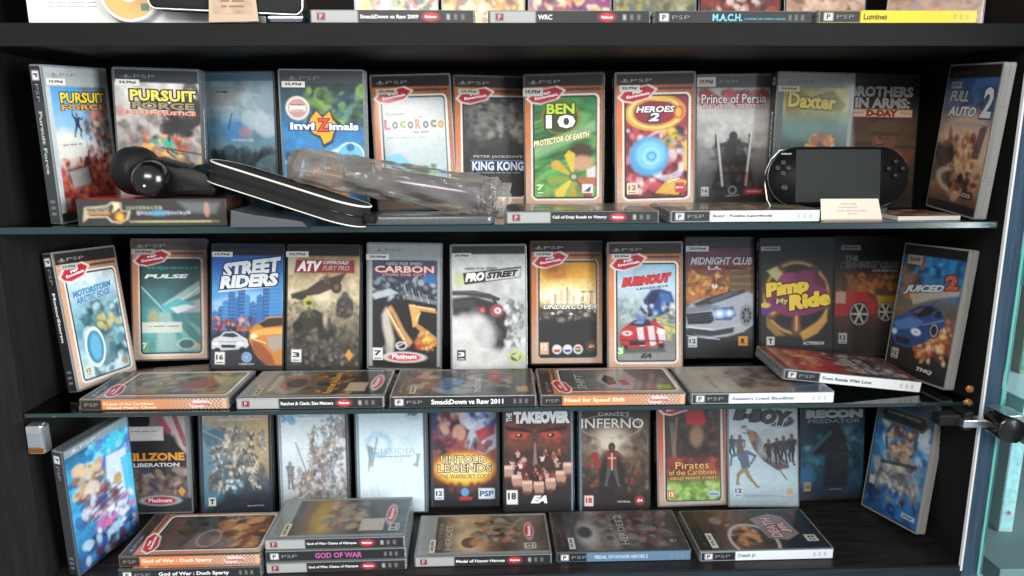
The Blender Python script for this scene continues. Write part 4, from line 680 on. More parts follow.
@cover
def bboy():
    c = front().G('b4bcc0', 'b8c2c8', 'a8b8c4', 'a8c0d0', 'b4ccd8', '98aab4'); c.N(.08, 5, 4)
    c.P([(.26, .35), (.40, .37), (.56, .50), (.72, .58), (.86, .62), (.88, .68), (.7, .70), (.5, .62), (.36, .52), (.30, .44)], '4c2c2c', .9, .02).P([(.26, .35), (.36, .36), (.4, .44), (.32, .46)], '8c6c4c', .9, .02).L(.7, .66, .84, .78, .02, '4c2c2c', .8).B((.45, .38, 1, .6), 24, ['9ca8ac', '8c9498'], .05, .12, .3, 7, .06)
    r = random.Random(3)
    for u, v, s_, k in ((.04, .50, .34, '3c4450'), (.16, .51, .38, '4c5868'), (.58, .54, .36, '2c3034'), (.7, .54, .4, '26282c'), (.8, .53, .42, '303438'), (.92, .52, .44, '22262a')): c.Z(u, v, s_, [(x+r.uniform(-.05, .05), y+r.uniform(-.12, .03)) for x, y in STAND], '5c4840', k, '1e2226')
    c.Z(.24, .66, .62, ((-.26, -.30), (-.34, -.10), (.28, -.16), (.14, -.02), (.02, .28), (.14, .54), (-.22, .16), (-.3, .36)), '6c5444', '54647a', '8c7c5c', turn=-14)
    c.E(.34, .92, .2, .02, '7c8c98', .6, .03).L(.1, .9, .95, .93, .008, '6c7c88', .6)
    c.t('B-BOY', .5, .235, .88, .14, '3c4044', 'b8c0c4', .05, sh=.2, rot=7, bold=.1).E(.76, .28, .2, .09, '34383c', .95).E(.76, .27, .11, .04, 'a8b4b8', .9).t('@', .23, .33, .1, .03, '444').L(.2, .38, .3, .385, .015, '444')
    age(c, '12', .13, .88, '2c3c54', 'b8ccd8', .13, .09); c.E(.88, .88, .045, .045, 'c89c68'); c.Q(0, 0, 1, .05, '5c6468'); return c
@cover
def recon():
    c = front().G('20262a', '24343c', '20414c', '1e4454', '1c4c6c', '1c3a54', '141e28'); c.N(.45, 5, 4)
    c.B((.0, .35, 1, .85), 30, ['2c6478', '1a2c38', '14343c', '4c8898', '102028'], .06, .15, .6, 4).P([(.35, .45), (.5, .34), (.68, .4), (.78, .6), (.75, .9), (.35, .9), (.4, .62), (.15, .6)], '12181d', .95, .06).E(.52, .36, .09, .11, '1a2226', 1, .04).L(.18, .58, .46, .42, .05, '3c5c68', .7, .03).L(.5, .56, .8, .6, .03, '0e1114', .9).E(.1, .8, .12, .14, '2c78b0', .5, .1)
    c.t('GHOST', .5, .15, .5, .05, '8c9498').t('RECON', .52, .255, .9, .075, 'b4b8ba', bold=.08).t('PREDATOR', .52, .318, .84, .035, '7c888e', bold=.02).E(.6, .255, .06, .07, '4c5458', .9)
    c.Q(.06, .85, .17, .93, '9c8464').t('16', .115, .89, .08, .04, '443').t('UBISOFT', .56, .92, .2, .012, '678'); c.Q(0, 0, 1, .05, '242c32'); return c
@cover
def fantasy():
    c = front().G('26303a', '3a5c74', '2c6ca8', '3c84b8', '5c8ca8', '4c5c68', '2c6498', '1c4470'); c.N(.35, 6, 5)
    c.B((.0, .2, 1, .8), 30, ['2c6cb0', '8cb8d0', '1c4c84', '4c9ccc', 'c8d4dc'], .06, .14, .6, 3).O(.5, .36, .26, .26, .05, '3c3c38', .9, .03).B((.3, .26, .7, .5), 30, ['8c6450', 'b89878', '5c4438', 'd0b8a0'], .03, .07, .8, 4)
    c.B((.15, .5, .9, .85), 50, ['a8a098', '6c6864', 'd0ccc4', '44444c', '8c8884'], .04, .1, .7, 5).P([(.2, .56), (.85, .5), (.85, .53), (.2, .59)], '3c3c40', .9).B((.0, .78, 1, .96), 16, ['1c4c8c', '2c70b0', '1c2c50'], .06, .12, .8, 6)
    c.P([(.08, .11), (.86, .1), (.94, .17), (.84, .24), (.1, .23), (.03, .17)], '5c5c4c').P([(.12, .125), (.84, .12), (.9, .17), (.82, .22), (.13, .215), (.08, .17)], '26282a').bars(.48, .15, .6, .022, '8c866c', 3).bars(.5, .195, .5, .026, '1c2024', 6)
    c.Q(.06, .72, .16, .79, 'b0b8bc').Q(.72, .9, .95, .94, 'a8b8c4').t('PSP', .84, .92, .16, .018, '345'); c.Q(0, 0, 1, .05, '4c5054').Q(0, 0, .03, 1, '3c4c54'); return c
# ---- lying flat
@cover
def caribbean():
    c = front().G('8c7c74', '8c8480', '6c6864', '5c5c58', '7c4c44', 'a89040', '8c8c50'); c.N(.5, 7, 5).B((.2, .25, .9, .9), 40, ['6c6460', '9c948c', '4c4844', 'a85c50', 'b0a050'], .05, .12, .6, 4)
    c.E(.5, .72, .2, .16, 'a05048', .8, .05); return ess(c, 'c89078')
@cover
def ratchet():
    c = front().G('8c8c84', '807c74', '68604c', '3a3430', '2c2a2c', '2a2828'); c.N(.3, 7, 5).E(.5, .3, .4, .2, '8c9c98', .8, .05).E(.52, .32, .3, .17, 'a8604c', .9, .03).E(.5, .34, .18, .13, '3c4444', .9, .03).Q(.2, .16, .8, .2, 'a8a494')
    c.B((.1, .44, .95, .8), 40, ['8c5428', 'c89038', '2c2624', '5c3c28', '1c1c1e'], .03, .09, .8, 5).t('Ratchet & Clank', .5, .6, .8, .06, 'd8a038', '402010', .05).Q(.18, .72, .5, .86, 'b8a888')
    plat(c, '90948f'); return c
@cover
def raw11():
    c = front().G('5c5a58', '7c5c5c', '4c5058', '6c6c6c', '50504e', '403e3c'); c.N(.4, 7, 5).B((.1, .15, 1, .4), 20, ['8c3c44', '5c5c5c', 'a89890', '3c3c3c'], .06, .12, .7, 4).B((.1, .35, .6, .6), 16, ['3c6c94', '4c7ca8', '8c9c9c'], .06, .12, .7, 6).B((.3, .5, .9, .85), 34, ['8c8880', '5c5450', 'a89c90', 'a0584c', '2c2c2c'], .04, .1, .7, 7)
    c.t('SMACKDOWN', .35, .6, .5, .05, 'c8c4c0').t('RAW', .75, .72, .4, .1, 'b8584c').Q(.1, .88, .3, .96, 'b0885c'); hdr(c, '3c3c3c', '8c8c8c'); return c
@cover
def shift():
    c = front().G('3c3e40', '4c4e50', '6c6c6a', '8c8880', '5c5c50', '4c4c3c'); c.N(.4, 6, 5)
    c.P([(.2, .5), (.5, .42), (.85, .5), (.9, .66), (.5, .72), (.15, .66)], 'a8a4a0', .9, .03).P([(.3, .5), (.5, .46), (.7, .5), (.6, .56), (.35, .56)], '2c2c30').P([(.3, .6), (.5, .58), (.5, .64), (.3, .66)], 'a04038', .9, .02).t('SHIFT', .45, .3, .6, .07, 'a8a8a4', '222', .04, sh=.3).Q(.15, .84, .3, .94, '8c9c30'); c.E(.3, .8, .05, .05, 'b03c38'); return ess(c, 'cf8244')
@cover
def bloodlines():
    c = front().G('b8b0a0', 'b4a894', 'a89880', '8c7c68', '4c5060', '2c4468'); c.N(.2, 6, 5).B((.2, .38, .9, .8), 40, ['4c443c', '6c6054', '2c2a28', '8c7c68'], .05, .12, .6, 7, .06).t("ASSASSIN'S CREED", .4, .2, .5, .04, '6c645c', bold=0); c.Q(0, .0, 1, .09, 'a8a498'); return c
@cover
def heroes():
    c = front().G('3a3632', '443c34', 'a89478', '8c6c50', '4c4238', '6c6458', '3c3834'); c.N(.4, 7, 5)
    c.E(.36, .42, .3, .18, 'c8b090', .6, .12).E(.28, .4, .14, .12, '3c3028', .9, .03).O(.28, .4, .15, .13, .03, 'd0a880', .8, .02).E(.28, .46, .11, .1, 'b08058', .8, .04)
    c.P([(.35, .55), (.8, .45), (.85, .6), (.5, .7)], '1e1c1c', .9, .04).B((.3, .45, .95, .8), 40, ['8c8478', '5c5448', 'a89c88', '2c2a26', 'b87858'], .04, .09, .6, 6)
    c.t('MEDAL OF HONOR', .45, .17, .66, .03, '8c8c88', bold=0).t('HEROES', .42, .235, .6, .05, 'b4b4b0', bold=0); plat(c, '8c9090', False); c.E(.54, .86, .22, .065, 'd0a8a8').E(.54, .86, .18, .052, 'b82c38').t('Platinum', .54, .86, .26, .03, 'fff'); age(c, '12', .18, .86, '222', 'b8b4a8', .14, .09); return c
@cover
def heroes2():
    c = front().G('343638', '48494a', '6c6864', '5c5a58', '383a3c', '44484c', '38383a'); c.N(.6, 6, 5)
    c.E(.42, .26, .3, .14, 'b4b4b0', .7, .1).E(.45, .24, .15, .1, '232427', .9, .05).B((.1, .4, .95, .9), 50, ['2a2c2e', '6c6c6a', '8c8884', '4c4c4c', '6c3c38'], .05, .12, .6, 8)
    c.t('MEDAL OF HONOR', .52, .46, .7, .03, '8c8e90', bold=0).t('HEROES', .44, .535, .62, .06, 'a8acb0', bold=0).t('2', .84, .535, .12, .06, 'a8acb0', bold=0); hdr(c, '222426', '55585a'); age(c, '16', .2, .9, 'aaa', '444', .1, .07); return c
@cover
def deathjr():
    c = front().G('2c2e30', '3c3830', '6c4834', '4c3830', '24262c', '20242c', '222630'); c.N(.4, 6, 5)
    c.E(.35, .4, .24, .2, '9c6438', .9, .05).B((.15, .3, .6, .5), 24, ['b07840', '6c4028', '3c2c24', 'c89868'], .03, .08, .8, 4).O(.2, .45, .4, .3, .04, 'c4c0bc', .8, .02).E(.72, .24, .1, .08, '8c8c8c', .7, .04)
    c.P([(.25, .58), (.75, .53), (.88, .7), (.8, .8), (.35, .84), (.2, .72)], '8c7c80', 1, .02).t('DEATH', .52, .655, .5, .09, 'c8a8a8', '6c3038', .06, bold=.06).t('JR', .52, .755, .3, .08, 'c8a8a8', '6c3038', .06, bold=.06); c.Q(.16, .86, .32, .95, 'c4c4b8').t('12', .24, .905, .1, .05, '222').t('KONAMI', .85, .9, .16, .02, 'a04444'); hdr(c, '1c1e20', '55585a'); return c
@cover
def sparta():
    c = front().G('3c3430', '44403c', '4c4440', '5c4438', '6c3c2c', '5c3424'); c.N(.5, 7, 5)
    c.B((.5, .25, .95, .8), 24, ['2c2c2c', '3c4040', '1e1e20'], .07, .14, .8, 4).B((.1, .6, .95, .95), 40, ['a05c34', 'c88c50', '7c3824', 'd0a068', '3c2420'], .05, .12, .7, 5).P([(.1, .4), (.5, .45), (.3, .8), (.12, .75)], '6c6260', .8, .05).O(.36, .56, .2, .14, .03, '9c8478', .8).t('GOD OF WAR', .5, .27, .66, .06, '8c4c34', '3c2018', .04, bold=0)
    return ess(c, 'c98a70')
@cover
def olympus():
    c = front().G('3c3c3a', '48443c', '8c7444', '6c645c', '4c4c4a', '44464a', '5c6870'); c.N(.3, 5, 5)
    c.E(.5, .38, .4, .18, 'b08c3c', .8, .1).P([(.1, .36), (.5, .34), (.8, .5), (.6, .6), (.3, .48)], 'c0a068', .6, .08).B((.2, .4, .9, .7), 30, ['8c8478', '5c5048', 'a84c38', '6c6c68', 'b0a48c'], .05, .1, .6, 6).t('GOD OF WAR', .5, .24, .66, .06, '7c4c40', bold=0)
    plat(c, '8a8e8c', False); c.Q(.14, .66, .44, .84, 'b4a898'); c.E(.55, .88, .26, .07, 'c8a8a4').E(.55, .88, .2, .055, 'b0444a').t('Platinum', .55, .88, .28, .03, 'edd'); age(c, '18', .22, .92, '222', 'b4b4b0', .18, .08); return c
@cover
def russia():
    c = front().G('a8a4a0', 'a02c30', 'a83034', '8c2428', '5c2c2c', '3c3434', '5c5858', '6c2828'); c.N(.4, 6, 5)
    c.B((.2, .2, .9, .45), 16, ['b84044', '8c1c20', 'c8a890'], .06, .12, .6, 3).B((.1, .5, .95, .9), 34, ['2c2a2c', '8c8886', 'c4c0bc', '4c4444', '6c1c20'], .04, .09, .8, 4).t('007', .5, .32, .5, .09, 'b8846c').t('FROM RUSSIA', .42, .62, .66, .08, 'c0bcb8').t('WITH LOVE', .42, .72, .6, .08, 'b4b0ac').Q(.1, .9, .24, .96, 'aaa'); hdr(c, '8c1c20', 'c88', .05); return c
@cover
def collage():
    c = front().G('5c5448', '6c6458', '7c6c54', '5c5850', '8c7c60'); c.N(.5, 7, 9).B((0, .1, 1, 1), 50, ['8c8060', '4c4c44', 'a89c80', '6c5c4c'], .05, .12, .6, 3); hdr(c); return c
# ---- topmost shelf: only the feet of the pictures show
def low(kind, bg, cols, seed):
    def f():
        c = front().G(*bg); c.N(.4, 7, seed).B((0, .5, 1, 1), 60, cols, .03, .1, .8, seed)
        return c
    return f
COV['toys'] = low(0, ['888', 'aaa', 'ccc', 'b8b4ac'], ['b03034', '3c2c2c', 'a8b03c', 'd8d8d4', '8c8c88', 'c8c430', '2c2828'], 3)
COV['explosion'] = low(0, ['c88', 'ca8', 'caa070', 'd8b888'], ['8c5420', 'e0c080', 'c88c38', 'f0e0c0', '5c3418'], 4)
COV['neon'] = low(0, ['646', '749', '8c4c7c', '9c5c6c'], ['8c3c7c', 'e8a060', '5c2c5c', 'f4e0b0', 'c0604c'], 5)
COV['forest'] = low(0, ['565', '665', '7c7854', '6c6c58'], ['8c8860', '4c4c40', 'b0a888', '5c6468', 'a89c50'], 6)
COV['ribbons'] = low(0, ['511', '722', '6c2824', '5c2420'], ['a84438', '3c1816', 'c89c8c', '7c2c28', 'e0d0c8'], 7)
COV['flesh'] = low(0, ['caa', 'dcb', 'd8b8a0', 'd4b098'], ['e0c4b0', 'b88c74', 'c89880', '6c4838'], 8)
COV['flame'] = low(0, ['721', '942', 'a06438', '9c6844'], ['6c3420', 'c88c54', '4c2c24', 'd0a878', 'a84c2c'], 9)

# --- spines (drawn as a horizontal strip, head of the case at the left)
def spine(style, title, bg='1c1c1e', fg='ddd', tw=.4, th=.34, tu=None, end=.165, sub=None):
    c = Cv(H, T, 150, 10, bg)
    if style == 'plat':
        c.Q(0, 0, .285, 1, 'a0a2a0').Q(.035, .2, .085, .8, '6c2c34').t('P', .06, .5, .02, .42, 'd99'); x0 = .3
        c.E(.735, .5, .048, .026, 'c8323e').t('Platinum', .735, .5, .07, .2, 'fff')
        for u in (.845, .89, .935): c.Q(u-.009, .3, u+.009, .72, 'a8a8a4' if u < .85 else '6c6c6a')
    elif style == 'ess':
        c.Q(0, 0, 1, 1, 'd08048'); c.Q(.0, 0, .145, 1, '201c1b').t('PSP', .075, .5, .09, .32, '8c8884', bold=-.01); x0 = .16
        hat = ((np.floor(c.X/.0024)+np.floor(c.Y/.0024)) % 2)*np.clip((c.U-.45)*3, 0, 1); c.mix(hat*.85, 'c8b8a8'); c.mix((1-hat)*np.clip((c.U-.45)*3, 0, 1)*.5, '4c3c34'); c.Q(.97, 0, 1, 1, 'd8a080')
        c.P([(.74, .5), (.78, .15), (.86, .2), (.9, .45), (.82, .85), (.76, .85)], 'e0c8c0').t('Essentials', .82, .5, .13, .34, 'b42c38', bold=.03)
    else:
        c.Q(0, 0, .26 if style == 'white' else .22, 1, '1a1a1c').Q(.03, .2, .085, .8, 'd8d8d8').t('P', .0575, .5, .025, .4, '222').t('PSP', .165, .5, .11, .32, '8c9094', bold=-.01); x0 = .28
        for u in (.86, .9, .94): c.Q(u-.008, .3, u+.008, .72, '8c8c8a', .6)
    tu = tu or x0+tw/2
    if title: c.t(title, tu, .42 if sub else .5, tw, th, fg, bold=.03)
    if sub: c.t(sub, x0+.19, .8, .34, .22, fg)
    return c

# --- the case itself
def shell_bm():
    bm = bmesh.new()
    add_prism(bm, rrect(0, W, 0, H, .003, 4), 0, T*.46, .0007); add_prism(bm, rrect(.0004, W-.0004, .0004, H-.0004, .003, 4), T*.46, T*.54)
    add_prism(bm, rrect(0, W, 0, H, .003, 4), T*.54, T, .0007)
    for z0, z1 in ((.045, .132),): add_box(bm, W-.0005, W+.0006, T*.3, T*.7, z0, z1, .0003, 1)
    return bm
_sh = {}
def shell_mesh(k):
    if k not in _sh:
        bm = shell_bm(); me = bpy.data.meshes.new('case_shell'); bmesh.ops.recalc_face_normals(bm, faces=bm.faces); bm.to_mesh(me); bm.free(); me.materials.append(M[k]); _sh[k] = me
    return _sh[k]
def mtx(lean, yaw, roll):
    c, s = math.cos, math.sin
    Rr = Matrix(((c(roll), 0, s(roll)), (0, 1, 0), (-s(roll), 0, c(roll))))
    Rl = Matrix(((1, 0, 0), (0, c(lean), s(lean)), (0, -s(lean), c(lean))))
    Rz = Matrix(((c(yaw), -s(yaw), 0), (s(yaw), c(yaw), 0), (0, 0, 1)))
    return (Rz @ Rl @ Rr).to_4x4()
def build_case(name, label, shell, cov, spn, loc_m, sticker=None, latch=False, group=None, part_m=Matrix.Identity(4), u0=.026, u1=.978, kv=1.0):
    root = thing(name, label, 'game case', group=group); root.matrix_world = loc_m
    o = bpy.data.objects.new('case_shell', shell_mesh(shell)); col.objects.link(o); o.parent = root; o.matrix_local = part_m
    sx, sz = (u1-u0), .972
    FK[0] = kv; c = COV[cov](); FK[0] = 1.0
    c.N(.10, 30, len(label)).N(.06, 60, len(label)+1)
    f = c.mesh('cover_sleeve', lambda x, y, l: (u0*W+x*sx, -.00035-l, H-.0022-y*sz), M['cover'], root); f.matrix_local = part_m
    if spn:
        g = spn.mesh('spine_print', lambda x, y, l: (-.00035-l, .0007+y*.9, H-.002-x*.977), M['cover'], root); g.matrix_local = part_m
    if sticker:
        txt, su, sv, w, h, bg = (list(sticker)+[.045, .102, .27, .04, 'dcdad2'][len(sticker)-1:])[:6]
        s_ = Cv(w*W, h*H, 6, 3, bg); s_.t(txt, .5, .5, .72, .5, '333')
        e = s_.mesh('price_sticker', lambda x, y, l: (su*W+x, -.0009-l, H-sv*H-y+h*H/2), M['paper'], f)
    if latch:
        bm = bmesh.new(); add_box(bm, W, W+.0012, T*.2, T*.8, .05, .052, .0004, 1); add_box(bm, W, W+.0012, T*.2, T*.8, .128, .13, .0004, 1); add_box(bm, W-.0002, W+.0009, T*.12, T*.22, .004, H-.004, .0003, 1)
        e = bm_obj('latch', bm, M['side'], o)
    return root
def standing(name, label, shell, cov, title, row, x, y, lean, yaw, roll, **k):
    m = mtx(R(lean), R(yaw), R(roll)); lo = min((m @ Vector(p)).z for p in ((0, 0, 0), (W, 0, 0), (W, T, 0), (0, T, 0)))
    k.setdefault('kv', {0: 1.0, 1: .94, 2: .985, 3: 1.0}[row])
    sp = k.pop('sp', None) or spine('std', title, tw=.36)
    return build_case(name, label, shell, cov, sp, Matrix.Translation((x, y, Z[row]-lo+.0003)) @ m, **k)
LAY = Matrix(((0, 0, -1, H), (1, 0, 0, 0), (0, -1, 0, T), (0, 0, 0, 1)))    # cover up, spine towards the viewer
def lying(label, shell, cov, spn, row, x, y, rz, up=0, tilt=0, **k):
    return build_case('game_case', label, shell, cov, spn, Matrix.Translation((x, y, Z[row]+up+.0003)) @ Matrix.Rotation(R(rz), 4, 'Z') @ Matrix.Rotation(R(tilt), 4, 'Y'), part_m=LAY, **k)

S = standing; G1, G2, G3, G0, GF = 'game cases standing on the upper glass shelf', 'game cases standing on the middle shelf', 'game cases standing on the cabinet floor', 'game cases standing on the topmost shelf', 'game cases lying flat'
st = lambda t='25,99zł', *a: (t,)+a
S('game_case', 'silver case with yellow lettering and blue sky at left end of upper shelf', 'light', 'pursuit', 'Pursuit Force', 1, -.5075, .016, -2.0, 80, -3.0, group=G1, sticker=st('19,99zł'), sp=spine('std', 'Pursuit Force', '2c3030', 'aab0b0', .4))
S('game_case', 'case with yellow and red lettering and black smoke, behind the black round gadget', 'mid', 'extreme', 'Pursuit Force', 1, -.4654, .066, 1.3, -1.9, 2.0, group=G1, sticker=st('24,99zł'))
S('game_case', 'hazy pale blue case standing behind the left end of the zipped black pouch', 'mid', 'blueflight', '', 1, -.3769, .1204, 1, -20, 1.2, group=G1)
S('game_case', 'blue case with white lettering over a yellow star and orange crystals', 'light', 'inviz', 'Invizimals', 1, -.2712, .080, 0, -4.2, 1.0, group=G1, sticker=st('35,99zł'))
S('game_case', 'orange framed case with a white picture and colourful round letters', 'light', 'loco', 'LocoRoco', 1, -.1631, .1259, 6.8, 5, -1.7, group=G1, sticker=st('29,99zł', .07, .125, .26, .04, 'c8ccb0'))
S('game_case', 'orange framed case with a dark smoky picture and pale blue capitals', 'mid', 'kong', 'King Kong', 1, -.0630, .1386, 5.8, 9.0, .8, group=G1, sticker=st('29,99zł', .07, .125, .26, .04, 'c8ccb0'))
S('game_case', 'orange framed case with a green picture, yellow petals and a large white number ten', 'mid', 'ben', 'Ben 10', 1, .0298, .1349, 1.5, -9, -.8, group=G1, sticker=st('19,99zł', .0, .13, .25, .06, 'e0dcd4'))
S('game_case', 'orange framed case with a crimson picture and a glowing light blue ball', 'light', 'ninja', 'Ninja Heroes 2', 1, .1468, .1088, 3.1, 1.8, -1.2, group=G1, sticker=st('35,99zł', .06, .115, .25, .045, 'dcd8d0'))
S('game_case', 'grey misty case with white serif lettering on a red splash and two swords', 'mid', 'persia', 'Prince of Persia', 1, .2561, .1320, 3.1, 4.5, -1.0, group=G1, sticker=st('19,99zł', .02, .06, .24, .07, 'c8c0b8'))
S('game_case', 'grey edged case with curly yellow green lettering, behind the handheld console', 'mid', 'daxter', 'Daxter', 1, .3500, .1124, 3.9, 2.6, 1.2, group=G1, sticker=st('24,99zł', .02, .125, .27, .04, 'b0a488'))
S('game_case', 'dark brown case with block capitals above soldiers in helmets', 'dark', 'brothers', 'Brothers in Arms', 1, .4470, .124, 4.6, 4.5, 1.0, group=G1)
S('game_case', 'case with a white figure two and orange smoke, leaning on upper right wall', 'side', 'fullauto', 'Full Auto 2', 1, .5546, .1083, 1.5, -92, 4.0, group=G1, latch=True, sticker=st('19,99', .12, .14, .2, .045, '8c8c8c'))

S('game_case', 'orange framed snow blue case with a large wheel, leaning at left wall', 'light', 'arctic', 'MotorStorm', 2, -.5324, .0466, 7.1, 77, 3.0, group=G2, sticker=st('29,99zł', .08, .115, .26, .04, 'b4b8b4'))
S('game_case', 'orange framed teal case with pale light beams and a white paper strip', 'mid', 'pulse', 'Wipeout Pulse', 2, -.5316, .1822, 9.8, 8, 1.6, group=G2, sticker=st('29,99zł', .02, .11, .3, .045, 'b8b8b0'))
S('game_case', 'blue case with bold white letters above a city skyline and a yellow car', 'dark', 'street', 'Street Riders', 2, -.4070, .1437, 11.5, -4.4, .3, group=G2, sticker=st('19,99zł', .02, .09, .28, .04))
S('game_case', 'brown case with a red title bar and quad bike riders', 'dark', 'atv', 'ATV Offroad Fury', 2, -.3002, .1343, 11.6, -4.6, .2, group=G2, sticker=st('24,99zł', .0, .085, .3, .045))
S('game_case', 'silver bordered dark case with an orange sports car and a red oval', 'light', 'carbon', 'Need for Speed', 2, -.1893, .1410, 7.5, -3.5, .6, group=G2, sticker=st('29,99zł', .0, .115, .3, .045))
S('game_case', 'pale grey case with the dark tail of a car and round red lights', 'light', 'prostreet', 'Need for Speed', 2, -.0710, .1168, 11.1, .4, 0, group=G2, sticker=st('29,99zł', .03, .09, .25, .04, 'c8c8bc'))
S('game_case', 'orange framed case with a yellow sunset skyline over black road', 'dark', 'undercover', 'Need for Speed', 2, .0382, .1495, 10.8, 1.1, .4, group=G2, sticker=st('29,99zł', .06, .115, .26, .04))
S('game_case', 'orange framed case with a red and white racing car under a blue one', 'light', 'burnout', 'Burnout Legends', 2, .1451, .1307, 9.3, -2.3, -.5, group=G2, sticker=st('29,99zł', .06, .115, .26, .04))
S('game_case', 'case with a silver muscle car with glowing blue headlight at dusk', 'dark', 'midnightla', 'Midnight Club', 2, .2620, .1688, 9.9, 3, .9, group=G2, sticker=st('29,99zł', .02, .1, .32, .045))
S('game_case', 'black case with curly yellow letters inside a golden wheel', 'dark', 'pimp', 'Pimp My Ride', 2, .3700, .1640, 8.8, -4.0, -1, group=G2, sticker=st('24,99zł', .02, .09, .26, .035, 'a8a8a4'))
S('game_case', 'black case with a red car and a spoked wheel, half behind a leaning case', 'dark', 'dub', 'Midnight Club 3', 2, .4800, .1740, 10.3, -2.6, .6, group=G2, sticker=st('24,99zł', .1, .1, .27, .04, '9c9c98'))
S('game_case', 'case with a blue car in flames, leaning on right wall of middle shelf', 'side', 'juiced', 'Juiced 2', 2, .5274, .1196, 7.1, -78, -2.7, group=G2, latch=True, sticker=st('24,99', .1, .12, .24, .07, '9c8880'))

S('game_case', 'case with bright cyan drawn artwork, leaning on left wall of cabinet floor', 'mid', 'anime', '', 3, -.5340, .002, -4.5, 74, -4.5, group=G3)
S('game_case', 'silver bordered case with orange capitals and a red oval on cabinet floor', 'light', 'killzone', 'Killzone', 3, -.5575, .1546, 7.1, -.2, -.4, group=G3)
S('game_case', 'case with a brown and grey crowd of warriors in faded blue light', 'dark', 'fftactics', 'Final Fantasy Tactics', 3, -.4379, .1406, 8.4, 3.3, .5, group=G3)
S('game_case', 'white case with a pencil grey crowd of fighters and small blue emblem', 'mid', 'dissidia', 'Dissidia', 3, -.3286, .1558, 7.6, 0, -.5, group=G3)
S('game_case', 'nearly blank pale blue case with thin grey lettering', 'mid', 'dissidia012', 'Dissidia 012', 3, -.2142, .1440, 7.7, .1, -.3, group=G3)
S('game_case', 'blue and red case with a large golden oval behind the title', 'dark', 'untold', 'Untold Legends', 3, -.1093, .1565, 11.9, 0, 0, group=G3)
S('game_case', 'dark case with white capitals over glaring red eyes and raised fists', 'dark', 'takeover', 'The Takeover', 3, -.0010, .1396, 10, -1, -.3, group=G3)
S('game_case', 'dark case with an armoured warrior wearing a red cross', 'dark', 'inferno', "Dante's Inferno", 3, .1079, .1350, 9.1, -3.2, -.7, group=G3)
S('game_case', 'red and silver framed case with a red cloth patch and green foliage', 'light', 'pirates', 'Pirates', 3, .2276, .1493, 10.2, 1, -.5, group=G3)
S('game_case', 'pale blue case with a graffiti title and dancing figures', 'light', 'bboy', 'B-Boy', 3, .3311, .1451, 13, -2.6, -.3, group=G3)
S('game_case', 'dark teal case with wide grey capitals, second from the right on cabinet floor', 'dark', 'recon', 'Ghost Recon', 3, .4400, .1565, 8.7, 5.5, 1.5, group=G3)
S('game_case', 'blue case with an ornate title frame, leaning on right wall of cabinet floor', 'side', 'fantasy', '', 3, .5308, .1476, 9.7, -77.8, -5.5, group=G3, latch=True)

for cv, x, yw, sh, lb in (('toys', -.182, 0, 'light', 'case with a red, white and lime picture foot on the topmost shelf'), ('explosion', -.074, 0, 'light', 'case with a golden burst picture foot on the topmost shelf'),
        ('neon', .034, 0, 'light', 'case with a purple and cream picture foot on the topmost shelf'), ('forest', .141, 0, 'light', 'case with an olive grey picture foot on the topmost shelf'),
        ('ribbons', .2486, 0, 'dark', 'case with dark red ribbons picture foot on the topmost shelf'), ('flesh', .3570, 0, 'mid', 'case with a pale flesh coloured picture foot on the topmost shelf'),
        ('flame', .4850, -30, 'light', 'case with a copper brown picture foot at right end of topmost shelf')):
    S('game_case', lb, sh, cv, 'PSP', 0, x, .122, 7, yw, 0, group=G0, latch=(yw != 0))

# lying cases
PL, BK, WH = 'plat', 'std', 'white'
lying('flat case with silver and black spine beside the navy battery pack', 'light', 'collage', spine(PL, 'SmackDown vs Raw 2009', tw=.36), 0, -.2059, -.006, .8, group=GF)
lying('flat case on topmost shelf with a silver end, black spine and three white capitals', 'light', 'collage', spine(PL, 'WRC', tw=.09, th=.42), 0, -.0150, -.002, .2, group=GF)
lying('flat case on topmost shelf with a black spine and pale blue lettering', 'light', 'collage', spine(BK, 'M.A.C.H.', '1c1e20', '7cc8e8', .19, .6, tu=.46).t('MODIFIED AIR COMBAT HEROES', .70, .62, .26, .16, '4c9cb8'), 0, .1645, -.001, .4, group=GF)
lying('flat case with a bright yellow spine on the topmost shelf', 'light', 'collage', spine(WH, 'Lumines', 'e6cf1e', '4c4410', .15, .5), 0, .3430, -.006, -.5, group=GF)
lying('flat silver and black spined case between plastic bag and white spined case', 'light', 'collage', spine(PL, 'Call of Duty Roads to Victory', tw=.36), 1, .0025, -.002, .1, group=GF)
lying('flat white spined case beside the price card on upper shelf', 'light', 'collage', spine(WH, 'Buzz! : Polskie Łamigłówki', 'dcdcda', '444', .4), 1, .1914, 0, .6, group=GF)
lying('flat case with an orange hatched spine at left end of middle shelf', 'light', 'caribbean', spine('ess', 'Pirates of the Caribbean', fg='e8d4c4', tw=.34, th=.28, sub="Dead Man's Chest"), 2, -.5071, .003, 0, group=GF)
lying('flat silver and black spined case with a beige sticker on middle shelf', 'light', 'ratchet', spine(PL, 'Ratchet & Clank: Size Matters', tw=.36), 2, -.3211, 0, 0, group=GF, sticker=st('24,99', .06, .12, .26, .045, 'c0b898'))
lying('flat case with all black spine and bold white lettering on middle shelf', 'light', 'raw11', spine(BK, 'SmackDown vs Raw 2011', '19191b', 'f0f0f0', .5, .5), 2, -.1380, -.001, 0, group=GF, sticker=st('59,99', .08, .15, .26, .045, 'c8bca0'))
lying('flat case with an orange hatched spine under the red and white racing car case', 'light', 'shift', spine('ess', 'Need for Speed Shift', fg='f4e0c4', tw=.42, th=.5), 2, .0432, -.002, 0, group=GF)
lying('flat case with a white spine and sandy cover, partly under a tilted case', 'light', 'bloodlines', spine(WH, "Assassin's Creed: Bloodlines", 'dfe6ea', '667', .44), 2, .2253, -.002, 0, group=GF)
